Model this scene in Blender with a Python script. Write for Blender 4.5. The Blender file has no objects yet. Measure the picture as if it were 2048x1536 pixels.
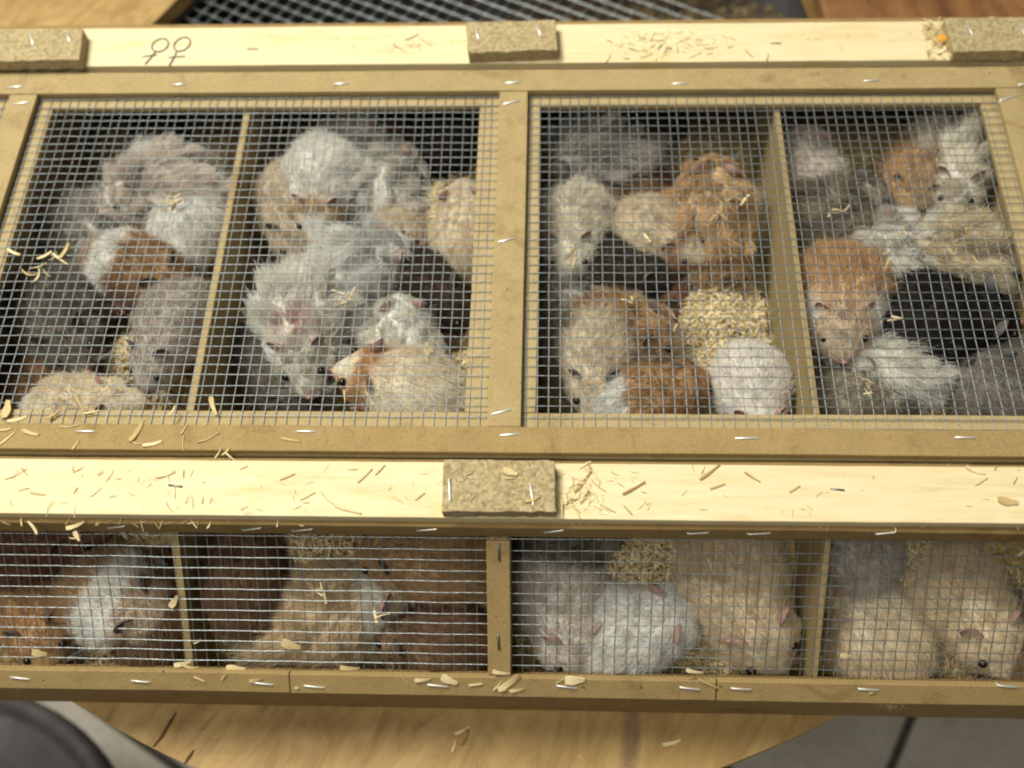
import bpy, bmesh, math, random
import numpy as np
from mathutils import Vector, Matrix, noise

random.seed(7)
RNG = np.random.default_rng(11)
scene = bpy.context.scene
COL = scene.collection

# ------------------------------------------------------------------ camera
CAM_H = 0.498015
FW = np.array([-0.03978234, 0.46379957, -0.88504651])
RT = np.array([0.99919476, 0.02308853, -0.03281393])
UP = np.array([-0.00521533, 0.88563925, 0.46434462])
FPX = 2000.0
cam_d = bpy.data.cameras.new('camera')
cam = bpy.data.objects.new('camera', cam_d)
COL.objects.link(cam)
cam.matrix_world = Matrix(((RT[0], UP[0], -FW[0], 0), (RT[1], UP[1], -FW[1], 0),
                           (RT[2], UP[2], -FW[2], CAM_H), (0, 0, 0, 1)))
cam_d.sensor_width = 36.0
cam_d.lens = FPX / 2048 * 36.0
cam_d.clip_start = 0.02
cam_d.clip_end = 50
cam_d.dof.use_dof = True
cam_d.dof.focus_distance = 0.55
cam_d.dof.aperture_fstop = 4.6
scene.camera = cam

# ------------------------------------------------------------------ light
world = bpy.data.worlds.new('World')
scene.world = world
world.use_nodes = True
bg = world.node_tree.nodes['Background']
bg.inputs[0].default_value = (1.0, 0.93, 0.80, 1)
bg.inputs[1].default_value = 0.11


def area(name, loc, target, sx, sy, power, col):
    d = bpy.data.lights.new(name, 'AREA')
    d.shape = 'RECTANGLE'
    d.size, d.size_y = sx, sy
    d.energy = power
    d.color = col
    o = bpy.data.objects.new(name, d)
    COL.objects.link(o)
    o.location = loc
    o.rotation_euler = (Vector(target) - Vector(loc)).to_track_quat('-Z', 'Y').to_euler()
    return o


area('ceiling_lamp', (-0.80, 0.85, 1.70), (-0.05, 0.30, 0), 1.1, 0.40, 50, (1.0, 0.965, 0.80))
area('ceiling_lamp', (-0.45, -0.55, 1.80), (-0.02, 0.20, 0), 1.1, 0.40, 15, (1.0, 0.965, 0.80))
scene.view_settings.view_transform = 'Standard'
scene.view_settings.look = 'None'
scene.view_settings.gamma = 1
scene.view_settings.exposure = 0.12
scene.view_settings.use_curve_mapping = False
scene.cycles.max_bounces = 8
scene.cycles.filter_width = 2.1

# ------------------------------------------------------------------ helpers
def ray(px, py):
    return FW + RT * (px - 1024) / FPX - UP * (py - 768) / FPX


def hit(px, py, pt, nrm):
    d = ray(px, py)
    c = np.array([0, 0, CAM_H])
    s = np.dot(np.array(pt) - c, nrm) / np.dot(d, nrm)
    return Vector(c + d * s)


def at(px, py, z):
    return hit(px, py, (0, 0, z), np.array([0, 0, 1.0]))


def srgb(r, g, b):
    f = lambda c: c / 12.92 if c <= 0.04045 else ((c + 0.055) / 1.055) ** 2.4
    return tuple(f(v / 255) for v in (r, g, b))


def tag(o, label=None, cat=None, group=None, kind=None):
    if label: o['label'] = label
    if cat: o['category'] = cat
    if group: o['group'] = group
    if kind: o['kind'] = kind
    return o


def link(name, data, mat=None, parent=None):
    o = bpy.data.objects.new(name, data)
    COL.objects.link(o)
    if mat is not None and data is not None and len(data.materials) == 0:
        data.materials.append(mat)
    if parent is not None:
        o.parent = parent
        if parent.type == 'EMPTY':
            o.matrix_parent_inverse = Matrix.Translation(-parent.location)
    return o


def empty(name, loc):
    o = bpy.data.objects.new(name, None)
    o.empty_display_size = 0.02
    COL.objects.link(o)
    o.location = loc
    return o


def mesh_from(name, verts, faces, smooth=False):
    m = bpy.data.meshes.new(name)
    m.from_pydata([tuple(v) for v in verts], [], faces)
    if smooth:
        m.polygons.foreach_set('use_smooth', [True] * len(m.polygons))
    m.update()
    return m


def bm_mesh(bm, name, smooth=False):
    m = bpy.data.meshes.new(name)
    bm.to_mesh(m)
    bm.free()
    if smooth:
        m.polygons.foreach_set('use_smooth', [True] * len(m.polygons))
    return m


def box_mesh(name, x0, x1, y0, y1, z0, z1, bev=0.0006, cuts=0, wob=0.0, frame=None, seed=0):
    """bevelled board; cuts along its longest side with a slight waviness; frame = (origin, ax, ay, az)"""
    bm = bmesh.new()
    bmesh.ops.create_cube(bm, size=1.0)
    for v in bm.verts:
        v.co = Vector(((x0 + x1) / 2 + v.co.x * (x1 - x0), (y0 + y1) / 2 + v.co.y * (y1 - y0), (z0 + z1) / 2 + v.co.z * (z1 - z0)))
    if bev > 0:
        bmesh.ops.bevel(bm, geom=list(bm.edges), offset=bev, segments=2, profile=0.5, affect='EDGES')
    if cuts:
        dims = (x1 - x0, y1 - y0, z1 - z0)
        ax = dims.index(max(dims))
        le = [e for e in bm.edges if abs((e.verts[0].co - e.verts[1].co)[ax]) > dims[ax] * 0.8]
        bmesh.ops.subdivide_edges(bm, edges=le, cuts=cuts, use_grid_fill=True)
        for v in bm.verts:
            n = noise.noise_vector(Vector((v.co.x * 9, v.co.y * 9, v.co.z * 60 + seed * 7.3)))
            n2 = noise.noise_vector(Vector((v.co.x * 80, v.co.y * 80, v.co.z * 90 + seed * 3.1)))
            v.co += (n * 1.0 + n2 * 0.5) * wob
    if frame:
        o, a, b, c = frame
        for v in bm.verts:
            v.co = o + a * v.co.x + b * v.co.y + c * v.co.z
    return bm_mesh(bm, name)


# ------------------------------------------------------------------ materials
class NT:
    def __init__(self, name):
        self.m = bpy.data.materials.new(name)
        self.m.use_nodes = True
        self.t = self.m.node_tree
        self.b = self.t.nodes['Principled BSDF']
        self.x = -200

    def n(self, typ, **kw):
        nd = self.t.nodes.new(typ)
        for k, v in kw.items():
            if k.startswith('i_'):
                nd.inputs[k[2:].replace('_', ' ')].default_value = v
            else:
                setattr(nd, k, v)
        return nd

    def l(self, a, b):
        self.t.links.new(a, b)

    def coords(self, scale, rot=(0, 0, 0), kind='Object'):
        tc = self.n('ShaderNodeTexCoord')
        mp = self.n('ShaderNodeMapping')
        mp.inputs['Scale'].default_value = scale
        src = tc.outputs[kind]
        if any(rot):
            m0 = self.n('ShaderNodeMapping')
            m0.inputs['Rotation'].default_value = rot
            self.l(src, m0.inputs['Vector'])
            src = m0.outputs[0]
        self.l(src, mp.inputs['Vector'])
        return mp.outputs[0]

    def noise(self, vec, scale, detail=4, rough=0.6, dist=0.0):
        nd = self.n('ShaderNodeTexNoise')
        nd.inputs['Scale'].default_value = scale
        nd.inputs['Detail'].default_value = detail
        nd.inputs['Roughness'].default_value = rough
        nd.inputs['Distortion'].default_value = dist
        if vec is not None: self.l(vec, nd.inputs['Vector'])
        return nd.outputs['Fac']

    def ramp(self, fac, stops):
        nd = self.n('ShaderNodeValToRGB')
        cr = nd.color_ramp
        while len(cr.elements) < len(stops): cr.elements.new(0.5)
        for e, (p, c) in zip(cr.elements, stops):
            e.position = p
            e.color = (*c, 1) if len(c) == 3 else c
        self.l(fac, nd.inputs[0])
        return nd.outputs[0]

    def mix(self, fac, a, b, mode='MIX'):
        nd = self.n('ShaderNodeMix', data_type='RGBA', blend_type=mode)
        for sock, v in ((0, fac), (6, a), (7, b)):
            if isinstance(v, (int, float)): nd.inputs[sock].default_value = v
            elif isinstance(v, tuple): nd.inputs[sock].default_value = (*v, 1) if len(v) == 3 else v
            else: self.l(v, nd.inputs[sock])
        return nd.outputs[2]

    def bump(self, h, strength=0.3, dist=0.001):
        nd = self.n('ShaderNodeBump')
        nd.inputs['Strength'].default_value = strength
        nd.inputs['Distance'].default_value = dist
        self.l(h, nd.inputs['Height'])
        self.l(nd.outputs[0], self.b.inputs['Normal'])

    def col(self, c, rough=0.8, spec=0.3, metal=0.0):
        if isinstance(c, tuple): self.b.inputs['Base Color'].default_value = (*c, 1)
        else: self.l(c, self.b.inputs['Base Color'])
        self.b.inputs['Roughness'].default_value = rough
        self.b.inputs['Specular IOR Level'].default_value = spec
        self.b.inputs['Metallic'].default_value = metal
        return self.m


def mat_mdf(name, base, dark):
    k = NT(name)
    v = k.coords((1, 1, 1))
    f1 = k.noise(v, 900, 3, 0.7)
    f2 = k.noise(v, 55, 5, 0.65)
    c = k.ramp(f2, [(0.30, dark), (0.62, base)])
    lo = tuple(x * 0.72 for x in base)
    hi = tuple(min(1, x * 1.16) for x in base)
    c2 = k.ramp(f1, [(0.36, lo), (0.5, base), (0.66, hi)])
    c = k.mix(0.55, c, c2)
    fib = k.ramp(k.noise(k.coords((1, 1, 1)), 330, 6, 0.8, 0.6), [(0.28, (0.35, 0.30, 0.25)), (0.36, (1, 1, 1))])
    c = k.mix(0.45, c, fib, 'MULTIPLY')
    wear = k.ramp(k.noise(k.coords((1, 1, 1)), 24, 6, 0.75, 1.2), [(0.30, (0.62, 0.55, 0.48)), (0.46, (1, 1, 1)), (0.70, (1, 1, 1)), (0.82, (1.0, 0.98, 0.92))])
    c = k.mix(0.75, c, wear, 'MULTIPLY')
    spot = k.ramp(k.noise(k.coords((1, 1, 1)), 210, 2, 0.5), [(0.235, (0.25, 0.18, 0.12)), (0.27, (1, 1, 1))])
    c = k.mix(0.8, c, spot, 'MULTIPLY')
    k.bump(f1, 0.35, 0.0008)
    return k.col(c, 0.85, 0.2)


M = {}
M['mdf'] = mat_mdf('mdf', (0.388, 0.296, 0.152), (0.290, 0.215, 0.106))
M['mdf_raw'] = mat_mdf('mdf_raw', (0.420, 0.325, 0.175), (0.320, 0.240, 0.125))
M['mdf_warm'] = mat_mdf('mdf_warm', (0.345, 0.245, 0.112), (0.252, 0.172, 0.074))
M['mdf_brown'] = mat_mdf('mdf_brown', (0.310, 0.208, 0.090), (0.215, 0.138, 0.056))


def mat_pine():
    k = NT('pine')
    v = k.coords((1.2, 16, 16))
    g = k.noise(v, 9, 5, 0.6, 1.2)
    fine = k.noise(k.coords((3, 130, 130)), 12, 3, 0.6)
    c = k.ramp(g, [(0.28, (0.68, 0.58, 0.36)), (0.48, (0.73, 0.64, 0.43)), (0.70, (0.77, 0.69, 0.49))])
    c = k.mix(0.22, c, k.ramp(fine, [(0.35, (0.62, 0.45, 0.22)), (0.6, (0.9, 0.8, 0.6))]), 'MULTIPLY')
    st = k.ramp(k.noise(k.coords((5, 22, 1)), 2.3, 4, 0.7), [(0.55, (1, 1, 1)), (0.74, (0.86, 0.74, 0.46))])
    c = k.mix(0.8, c, st, 'MULTIPLY')
    dirt = k.ramp(k.noise(k.coords((1, 1, 1)), 150, 4, 0.75), [(0.27, (0.55, 0.42, 0.25)), (0.33, (1, 1, 1))])
    c = k.mix(0.6, c, dirt, 'MULTIPLY')
    k.bump(fine, 0.15, 0.0005)
    return k.col(c, 0.62, 0.3)


M['pine'] = mat_pine()


def mat_particle():
    k = NT('particleboard')
    v = k.coords((1, 1, 1.6))
    vo = k.n('ShaderNodeTexVoronoi')
    vo.inputs['Scale'].default_value = 620
    k.l(v, vo.inputs['Vector'])
    c = k.ramp(vo.outputs['Color'], [(0.15, (0.19, 0.140, 0.070)), (0.45, (0.345, 0.275, 0.155)), (0.8, (0.54, 0.45, 0.29))])
    f = k.noise(v, 420, 5, 0.75)
    c = k.mix(0.5, c, k.ramp(f, [(0.3, (0.25, 0.19, 0.10)), (0.6, (0.46, 0.37, 0.22))]))
    k.bump(f, 0.6, 0.0012)
    return k.col(c, 0.9, 0.15)


M['particle'] = mat_particle()


def mat_ply(name, light, mid, dark, ang, stain=None):
    k = NT(name)
    v = k.coords((5.0, 17, 10), (0, 0, ang))
    g = k.noise(v, 2.4, 6, 0.62, 1.5)
    c = k.ramp(g, [(0.26, dark), (0.44, mid), (0.66, light)])
    fine = k.noise(k.coords((8, 240, 80), (0, 0, ang)), 3.0, 3, 0.6)
    c = k.mix(0.16, c, k.ramp(fine, [(0.35, dark), (0.6, light)]), 'OVERLAY')
    st = k.ramp(k.noise(k.coords((1.6, 7, 3), (0, 0, ang)), 2.7, 3, 0.6), [(0.63, (1, 1, 1)), (0.75, (0.40, 0.27, 0.20))])
    c = k.mix(0.85, c, st, 'MULTIPLY')
    bl = k.ramp(k.noise(k.coords((1, 1, 1)), 16, 5, 0.7, 0.8), [(0.30, (0.55, 0.45, 0.38)), (0.55, (1, 1, 1))])
    c = k.mix(0.7, c, bl, 'MULTIPLY')
    if stain:
        tc = k.n('ShaderNodeTexCoord'); m1 = k.n('ShaderNodeMapping'); m2 = k.n('ShaderNodeMapping')
        m1.inputs['Location'].default_value = (-stain[0], -stain[1], 0)
        m2.inputs['Rotation'].default_value = (0, 0, math.radians(-84)); 
        m3 = k.n('ShaderNodeMapping'); m3.inputs['Scale'].default_value = (1 / 0.045, 1 / 0.009, 0)
        k.l(tc.outputs['Object'], m1.inputs[0]); k.l(m1.outputs[0], m2.inputs[0]); k.l(m2.outputs[0], m3.inputs[0])
        gr = k.n('ShaderNodeTexGradient', gradient_type='SPHERICAL'); k.l(m3.outputs[0], gr.inputs[0])
        nz = k.noise(k.coords((1, 1, 1)), 160, 5, 0.75)
        mm = k.n('ShaderNodeMath', operation='MULTIPLY'); k.l(gr.outputs[1], mm.inputs[0]); k.l(nz, mm.inputs[1])
        c = k.mix(k.ramp(mm.outputs[0], [(0.08, (0, 0, 0)), (0.34, (0.62, 0.62, 0.62))]), c, (0.105, 0.062, 0.050))
    k.bump(fine, 0.25, 0.001)
    return k.col(c, 0.6, 0.35)


M['ply'] = mat_ply('plywood', (0.47, 0.335, 0.145), (0.37, 0.245, 0.095), (0.21, 0.130, 0.048), math.radians(-62), stain=(at(1262, 1475, -0.130).x, at(1262, 1475, -0.130).y))
M['brown_wood'] = mat_ply('brown_wood', (0.30, 0.155, 0.062), (0.22, 0.105, 0.040), (0.12, 0.055, 0.022), math.radians(85))
k = NT('zinc_wire'); M['zinc'] = k.col(k.ramp(k.noise(k.coords((1, 1, 1)), 400, 3), [(0.3, (0.30, 0.335, 0.36)), (0.7, (0.43, 0.47, 0.50))]), 0.40, 0.5, 0.95)
k = NT('zinc_wire_dull'); M['zinc_dull'] = k.col(k.ramp(k.noise(k.coords((1, 1, 1)), 400, 3), [(0.3, (0.27, 0.30, 0.325)), (0.7, (0.39, 0.425, 0.455))]), 0.50, 0.5, 0.85)
k = NT('staple_steel'); M['steel'] = k.col((0.86, 0.87, 0.88), 0.38, 0.5, 0.6)
k = NT('staple_dull'); M['steel_dull'] = k.col((0.22, 0.20, 0.19), 0.45, 0.5, 0.9)
k = NT('ink'); M['ink'] = k.col((0.028, 0.030, 0.075), 0.5, 0.3)


def mat_shaving(name, lo, hi):
    k = NT(name)
    oi = k.n('ShaderNodeObjectInfo')
    c = k.ramp(oi.outputs['Random'], [(0.0, lo), (0.45, tuple((a + b) / 2 for a, b in zip(lo, hi))), (1.0, hi)])
    f = k.noise(k.coords((1, 1, 1)), 1500, 2)
    c = k.mix(0.3, c, k.ramp(f, [(0.3, (0.6, 0.5, 0.4)), (0.6, (1, 1, 1))]), 'MULTIPLY')
    m = k.col(c, 0.8, 0.2)
    k.b.inputs['Subsurface Weight'].default_value = 0.0
    return m


M['shaving'] = mat_shaving('wood_shaving', (0.48, 0.36, 0.17), (0.80, 0.68, 0.43))
M['shaving_brown'] = mat_shaving('brown_shaving', (0.30, 0.19, 0.07), (0.42, 0.28, 0.11))


def mat_litter():
    k = NT('litter')
    geo = k.n('ShaderNodeNewGeometry')
    c = k.ramp(geo.outputs['Random Per Island'], [(0.0, (0.34, 0.24, 0.11)), (0.35, (0.60, 0.47, 0.26)), (1.0, (0.80, 0.68, 0.45))])
    return k.col(c, 0.85, 0.15)


M['litter'] = mat_litter()


def mat_bed():
    k = NT('litter_bed')
    f = k.noise(k.coords((1, 1, 1)), 260, 6, 0.75, 0.8)
    k.bump(f, 0.9, 0.003)
    return k.col(k.ramp(f, [(0.32, (0.13, 0.085, 0.034)), (0.5, (0.40, 0.30, 0.13)), (0.68, (0.62, 0.50, 0.26))]), 0.9, 0.1)


M['bed'] = mat_bed()


def mat_tile():
    k = NT('floor_tile')
    f = k.noise(k.coords((1, 1, 1)), 14, 6, 0.65)
    f2 = k.noise(k.coords((1, 1, 1)), 120, 5, 0.7)
    c = k.ramp(f, [(0.3, (0.36, 0.325, 0.28)), (0.65, (0.46, 0.425, 0.38))])
    c = k.mix(0.35, c, k.ramp(f2, [(0.30, (0.40, 0.36, 0.32)), (0.5, (1, 1, 1))]), 'MULTIPLY')
    return k.col(c, 0.45, 0.4)


M['tile'] = mat_tile()
k = NT('grout'); M['grout'] = k.col(k.ramp(k.noise(k.coords((1, 1, 1)), 60, 4), [(0.3, (0.045, 0.040, 0.034)), (0.7, (0.085, 0.075, 0.065))]), 0.9, 0.2)
k = NT('dark_plastic'); M['plastic'] = k.col(k.ramp(k.noise(k.coords((1, 1, 1)), 11, 5, 0.7), [(0.25, (0.026, 0.026, 0.036)), (0.5, (0.050, 0.044, 0.050)), (0.75, (0.095, 0.085, 0.090))]), 0.66, 0.3)
k = NT('crack_brown'); M['crack'] = k.col((0.10, 0.058, 0.024), 0.9, 0.1)  # plain dark brown for the splits in the plywood face

# fur: colour per strand, root darker for undercoat and painted shade between tufts
def mat_fur():
    k = NT('fur')
    a = k.n('ShaderNodeAttribute', attribute_name='coat')
    hi = k.n('ShaderNodeHairInfo')
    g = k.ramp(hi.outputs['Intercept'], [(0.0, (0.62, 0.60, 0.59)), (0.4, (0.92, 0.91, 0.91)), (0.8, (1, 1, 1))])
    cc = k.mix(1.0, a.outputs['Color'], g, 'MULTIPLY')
    m = k.col(cc, 0.6, 0.25)
    tr = k.n('ShaderNodeBsdfTranslucent'); k.l(cc, tr.inputs['Color'])
    mx = k.n('ShaderNodeMixShader'); mx.inputs[0].default_value = 0.42
    k.l(k.b.outputs[0], mx.inputs[1]); k.l(tr.outputs[0], mx.inputs[2])
    k.l(mx.outputs[0], k.t.nodes['Material Output'].inputs['Surface'])
    return m


def mat_skin():
    k = NT('fur_skin')
    a = k.n('ShaderNodeAttribute', attribute_name='coat')
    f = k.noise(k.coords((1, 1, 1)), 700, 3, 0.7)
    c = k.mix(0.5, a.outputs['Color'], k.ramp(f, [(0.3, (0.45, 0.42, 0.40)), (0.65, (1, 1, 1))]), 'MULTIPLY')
    return k.col(c, 0.8, 0.15)


M['fur'] = mat_fur()
M['furskin'] = mat_skin()
k = NT('ear_skin'); M['ear'] = k.col(k.ramp(k.noise(k.coords((1, 1, 1)), 160, 3), [(0.3, (0.26, 0.15, 0.13)), (0.7, (0.46, 0.29, 0.25))]), 0.6, 0.3)
k = NT('ear_dark'); M['ear_dark'] = k.col(k.ramp(k.noise(k.coords((1, 1, 1)), 160, 3), [(0.3, (0.065, 0.058, 0.06)), (0.7, (0.15, 0.13, 0.13))]), 0.6, 0.3)
k = NT('pink_skin'); M['pink'] = k.col(k.ramp(k.noise(k.coords((1, 1, 1)), 300, 3), [(0.3, (0.52, 0.25, 0.22)), (0.7, (0.66, 0.38, 0.33))]), 0.5, 0.4)
k = NT('eye'); M['eye'] = k.col((0.006, 0.005, 0.005), 0.08, 0.6)

# ------------------------------------------------------------------ the setting: tiled floor far below
FLOOR_Z = -0.75
fl = link('floor', mesh_from('floor', [(-3, -3, FLOOR_Z), (3, -3, FLOOR_Z), (3, 3, FLOOR_Z), (-3, 3, FLOOR_Z)], [(0, 1, 2, 3)]), M['grout'])
tag(fl, kind='structure')
ga = at(1825, 1425, FLOOR_Z); gb = at(1780, 1536, FLOOR_Z)
gdir = (ga - gb); gdir.z = 0; gdir.normalize()
gnor = Vector((gdir.y, -gdir.x, 0))
TS = 0.33
tm = box_mesh('tile', 0.005, TS - 0.005, -TS / 2, TS / 2 - 0.010, 0, 0.005, 0.0015)
for i in range(-5, 4):
    for j in range(-4, 5):
        t = link('tile', tm, M['tile'], fl)
        p = ga + gnor * (i * TS) + gdir * (j * TS + 0.0)
        t.location = (p.x, p.y, FLOOR_Z)
        t.rotation_euler = (0, 0, math.atan2(gnor.y, gnor.x))

# ------------------------------------------------------------------ dark bucket with a lid, lower left
def lathe(name, prof, seg=72, cap=True):
    vs, fs = [], []
    for r, z in prof:
        for i in range(seg):
            a = 2 * math.pi * i / seg
            vs.append((r * math.cos(a), r * math.sin(a), z))
    for k_ in range(len(prof) - 1):
        for i in range(seg):
            j = (i + 1) % seg
            fs.append((k_ * seg + i, k_ * seg + j, (k_ + 1) * seg + j, (k_ + 1) * seg + i))
    if cap: fs.append(tuple((len(prof) - 1) * seg + i for i in range(seg)))
    return mesh_from(name, vs, fs, True)


bk = empty('bucket', (-0.583, -0.027, FLOOR_Z))
tag(bk, 'dark grey round bucket with a ribbed lid on the tiled floor', 'bucket')
b1 = link('bucket_body', lathe('bucket_body', [(0.165, 0.006), (0.172, 0.01), (0.195, 0.235), (0.195, 0.236)], cap=True), M['plastic'], bk)
b1.matrix_parent_inverse = Matrix()
b2 = link('bucket_lid', lathe('bucket_lid', [(0.204, 0.215), (0.210, 0.218), (0.211, 0.245), (0.206, 0.250), (0.196, 0.250), (0.192, 0.240), (0.187, 0.238), (0.182, 0.2395), (0.150, 0.2405), (0.147, 0.244), (0.141, 0.244), (0.138, 0.2405), (0.10, 0.2405), (0.097, 0.244), (0.091, 0.244), (0.088, 0.2405), (0.01, 0.241)], cap=True), M['plastic'], bk)
b2.matrix_parent_inverse = Matrix()

# ------------------------------------------------------------------ round plywood board on a tub, with a wire window
DZ = -0.130
DC = Vector((-0.0624, 0.5405, 0))
DR = 0.4937
DT = 0.015
tub = empty('tub', (DC.x, DC.y, FLOOR_Z))
tag(tub, 'dark round tub under the plywood board, seen through the wire window', 'tub')
tb = link('tub_wall', lathe('tub_wall', [(0.40, 0.004), (0.44, FLOOR_Z * -1 + DZ - DT - 0.001), (0.430, FLOOR_Z * -1 + DZ - DT - 0.001), (0.392, 0.012), (0.01, 0.012)], cap=True), M['plastic'], tub)
tb.matrix_parent_inverse = Matrix()


def round_board():
    bm = bmesh.new()
    rim, n = [], 180
    for i in range(n):
        a = 2 * math.pi * i / n
        r = DR + 0.0009 * math.sin(a * 7) + 0.0006 * math.sin(a * 23 + 1)
        rim.append(bm.verts.new((DC.x + r * math.cos(a), DC.y + r * math.sin(a), DZ)))
    es = [bm.edges.new((rim[i], rim[(i + 1) % n])) for i in range(n)]
    hole = [bm.verts.new((x, y, DZ)) for x, y in ((-0.392, 0.623), (-0.3593, 0.6844), (-0.3408, 0.7187), (-0.300, 0.795), (-0.10, 0.88), (0.20, 0.85), (0.245, 0.60), (0.0, 0.575))]
    es += [bm.edges.new((hole[i], hole[(i + 1) % len(hole)])) for i in range(len(hole))]
    bmesh.ops.triangle_fill(bm, edges=es, use_beauty=True, use_dissolve=False)
    inside = [f for f in bm.faces if all(v in hole for v in f.verts)]
    if inside: bmesh.ops.delete(bm, geom=inside, context='FACES')
    for f in bm.faces:
        if f.normal.z < 0: f.normal_flip()
    ret = bmesh.ops.extrude_face_region(bm, geom=list(bm.faces))
    for e in ret['geom']:
        if isinstance(e, bmesh.types.BMVert): e.co.z -= DT
    bmesh.ops.recalc_face_normals(bm, faces=list(bm.faces))
    return bm_mesh(bm, 'round_board')


board = tag(link('round_board', round_board(), M['ply']), 'round plywood board with grain streaks that carries the long crate', 'board')
# split in the plywood face near the front left
for pts in ([(352, 1425), (340, 1445), (322, 1475), (306, 1494)], [(387, 1500), (378, 1514), (369, 1528)]):
    vs, fs = [], []
    P = [at(x, y, DZ + 0.0006) for x, y in pts]
    for i, p in enumerate(P):
        w = 0.0011 if 0 < i < len(P) - 1 else 0.0005
        vs += [p + Vector((-w, 0, 0)), p + Vector((w, 0, 0)), p + Vector((w, 0, -0.0012)), p + Vector((-w, 0, -0.0012))]
    for i in range(len(P) - 1):
        a, b = i * 4, i * 4 + 4
        for q in range(4): fs.append((a + q, a + (q + 1) % 4, b + (q + 1) % 4, b + q))
    link('crack', mesh_from('crack', vs, fs), M['crack'], board)

MZ = DZ - DT - 0.006
wtube_cache = {}


def wire_mesh(length, pitch, r, node=1.35, sides=6, lid_wire=False):
    """a straight galvanised wire along +X from 0, thickened by zinc at each crossing"""
    key = (round(length, 5), pitch, r, lid_wire)
    if key in wtube_cache: return wtube_cache[key]
    n = int(length / pitch)
    st = []
    for i in range(n + 1):
        x = i * pitch
        for dx, s in ((-0.16, 1.0), (0, node), (0.16, 1.0)):
            xx = x + dx * pitch
            if 0 <= xx <= length: st.append((xx, r * s))
    vs, fs = [], []
    for i, (x, rr) in enumerate(st):
        yo = noise.noise(Vector((x * 45, length * 10, r * 1000))) * 0.00034
        zo = noise.noise(Vector((x * 60, length * 7 + 5, 3))) * 0.00030
        for s in range(sides):
            a = 2 * math.pi * s / sides
            vs.append((x, yo + rr * math.cos(a), zo + rr * math.sin(a)))
    for i in range(len(st) - 1):
        for s in range(sides):
            t_ = (s + 1) % sides
            fs.append((i * sides + s, i * sides + t_, (i + 1) * sides + t_, (i + 1) * sides + s))
    m = mesh_from('wire', vs, fs, True)
    wtube_cache[key] = m
    return m


screen = empty('wire_screen', (-0.1, 0.70, MZ))
tag(screen, 'coarse diagonal wire screen over the dark opening behind the crate', 'wire screen')
ang = math.radians(62)
u = Vector((math.cos(ang), math.sin(ang), 0)); w_ = Vector((math.sin(ang), -math.cos(ang), 0))
o0 = Vector((-0.385, 0.640, MZ))
PW = 0.0130
for i in range(46):
    p = o0 + w_ * (i * PW) - u * 0.02
    L_ = 0.20 + 0.0 * i
    wo = link('wire', wire_mesh(0.335, PW, 0.00065), M['zinc'], screen)
    wo.location = p; wo.rotation_euler = (0, 0, ang + random.uniform(-0.006, 0.006))
for i in range(-2, 25):
    p = o0 + u * (i * PW) + Vector((0, 0, 0.0011)) - w_ * 0.0
    wo = link('wire', wire_mesh(0.60, PW, 0.00065), M['zinc'], screen)
    wo.location = p; wo.rotation_euler = (0, 0, ang - math.pi / 2 + random.uniform(-0.004, 0.004))

# litter in the tub, dim
def flakes(name, n, sampler, mat, smin, smax):
    vs, fs = [], []
    for i in range(n):
        p, up_ = sampler()
        L_ = random.uniform(smin, smax)
        w = L_ * random.uniform(0.06, 0.24)
        a = random.uniform(0, 2 * math.pi)
        tilt = random.gauss(0, 0.30)
        d = Vector((math.cos(a) * math.cos(tilt), math.sin(a) * math.cos(tilt), math.sin(tilt)))
        s = Vector((-math.sin(a), math.cos(a), random.gauss(0, 0.4))).normalized()
        nn = d.cross(s).normalized()
        c = random.uniform(-0.10, 0.16) * L_
        th = nn * 0.00030
        base = len(vs)
        mid = [p - d * L_ / 2, p + nn * c, p + d * L_ / 2]
        for m_ in mid:
            vs += [m_ + s * w / 2 + th, m_ - s * w / 2 + th, m_ - s * w / 2 - th, m_ + s * w / 2 - th]
        for q in range(2):
            a0 = base + q * 4; b0 = a0 + 4
            for r in range(4): fs.append((a0 + r, a0 + (r + 1) % 4, b0 + (r + 1) % 4, b0 + r))
    return mesh_from(name, vs, fs)


def tub_sampler():
    while True:
        x, y = random.uniform(-0.02, 0.30) + random.gauss(0, 0.05), random.uniform(0.60, 0.92)
        if (x - DC.x) ** 2 + (y - DC.y) ** 2 < 0.40 ** 2: break
    hgt = -0.300 + 0.06 * max(0, min(1, (x - 0.02) / 0.2))
    return Vector((x, y, hgt + random.uniform(-0.004, 0.006))), None


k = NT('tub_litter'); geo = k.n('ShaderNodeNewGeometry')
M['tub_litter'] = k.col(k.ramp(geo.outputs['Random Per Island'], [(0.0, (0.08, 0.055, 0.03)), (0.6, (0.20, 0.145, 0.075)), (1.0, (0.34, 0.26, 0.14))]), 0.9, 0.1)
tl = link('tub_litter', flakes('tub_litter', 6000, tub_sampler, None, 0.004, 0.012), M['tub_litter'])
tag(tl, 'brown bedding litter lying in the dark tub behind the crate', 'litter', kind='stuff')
bx = box_mesh('brown_board', 0.0, 0.34, 0.0, 0.30, 0.0, 0.018, 0.0015)
bb = tag(link('brown_board', bx, M['brown_wood']), 'dark reddish brown wooden board behind the crate at the right', 'board')
bb.location = (0.232, 0.612, DZ + 0.0008); bb.rotation_euler = (0, 0, math.radians(4))

# ------------------------------------------------------------------ the crate
XA, XB = -0.475, 0.415
crate = empty('transport_crate', (-0.03, 0.33, DZ))
tag(crate, 'long low wooden crate with sloping wire front and pale pine rails', 'crate')
SL = math.radians(43.5)
S0 = Vector((0, 0.1758, -0.013))
SD = Vector((0, -math.cos(SL), -math.sin(SL)))
SN = Vector((0, -math.sin(SL), math.cos(SL)))
XV = Vector((1, 0, 0))
SLF = (S0, XV, SD, SN)


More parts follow.
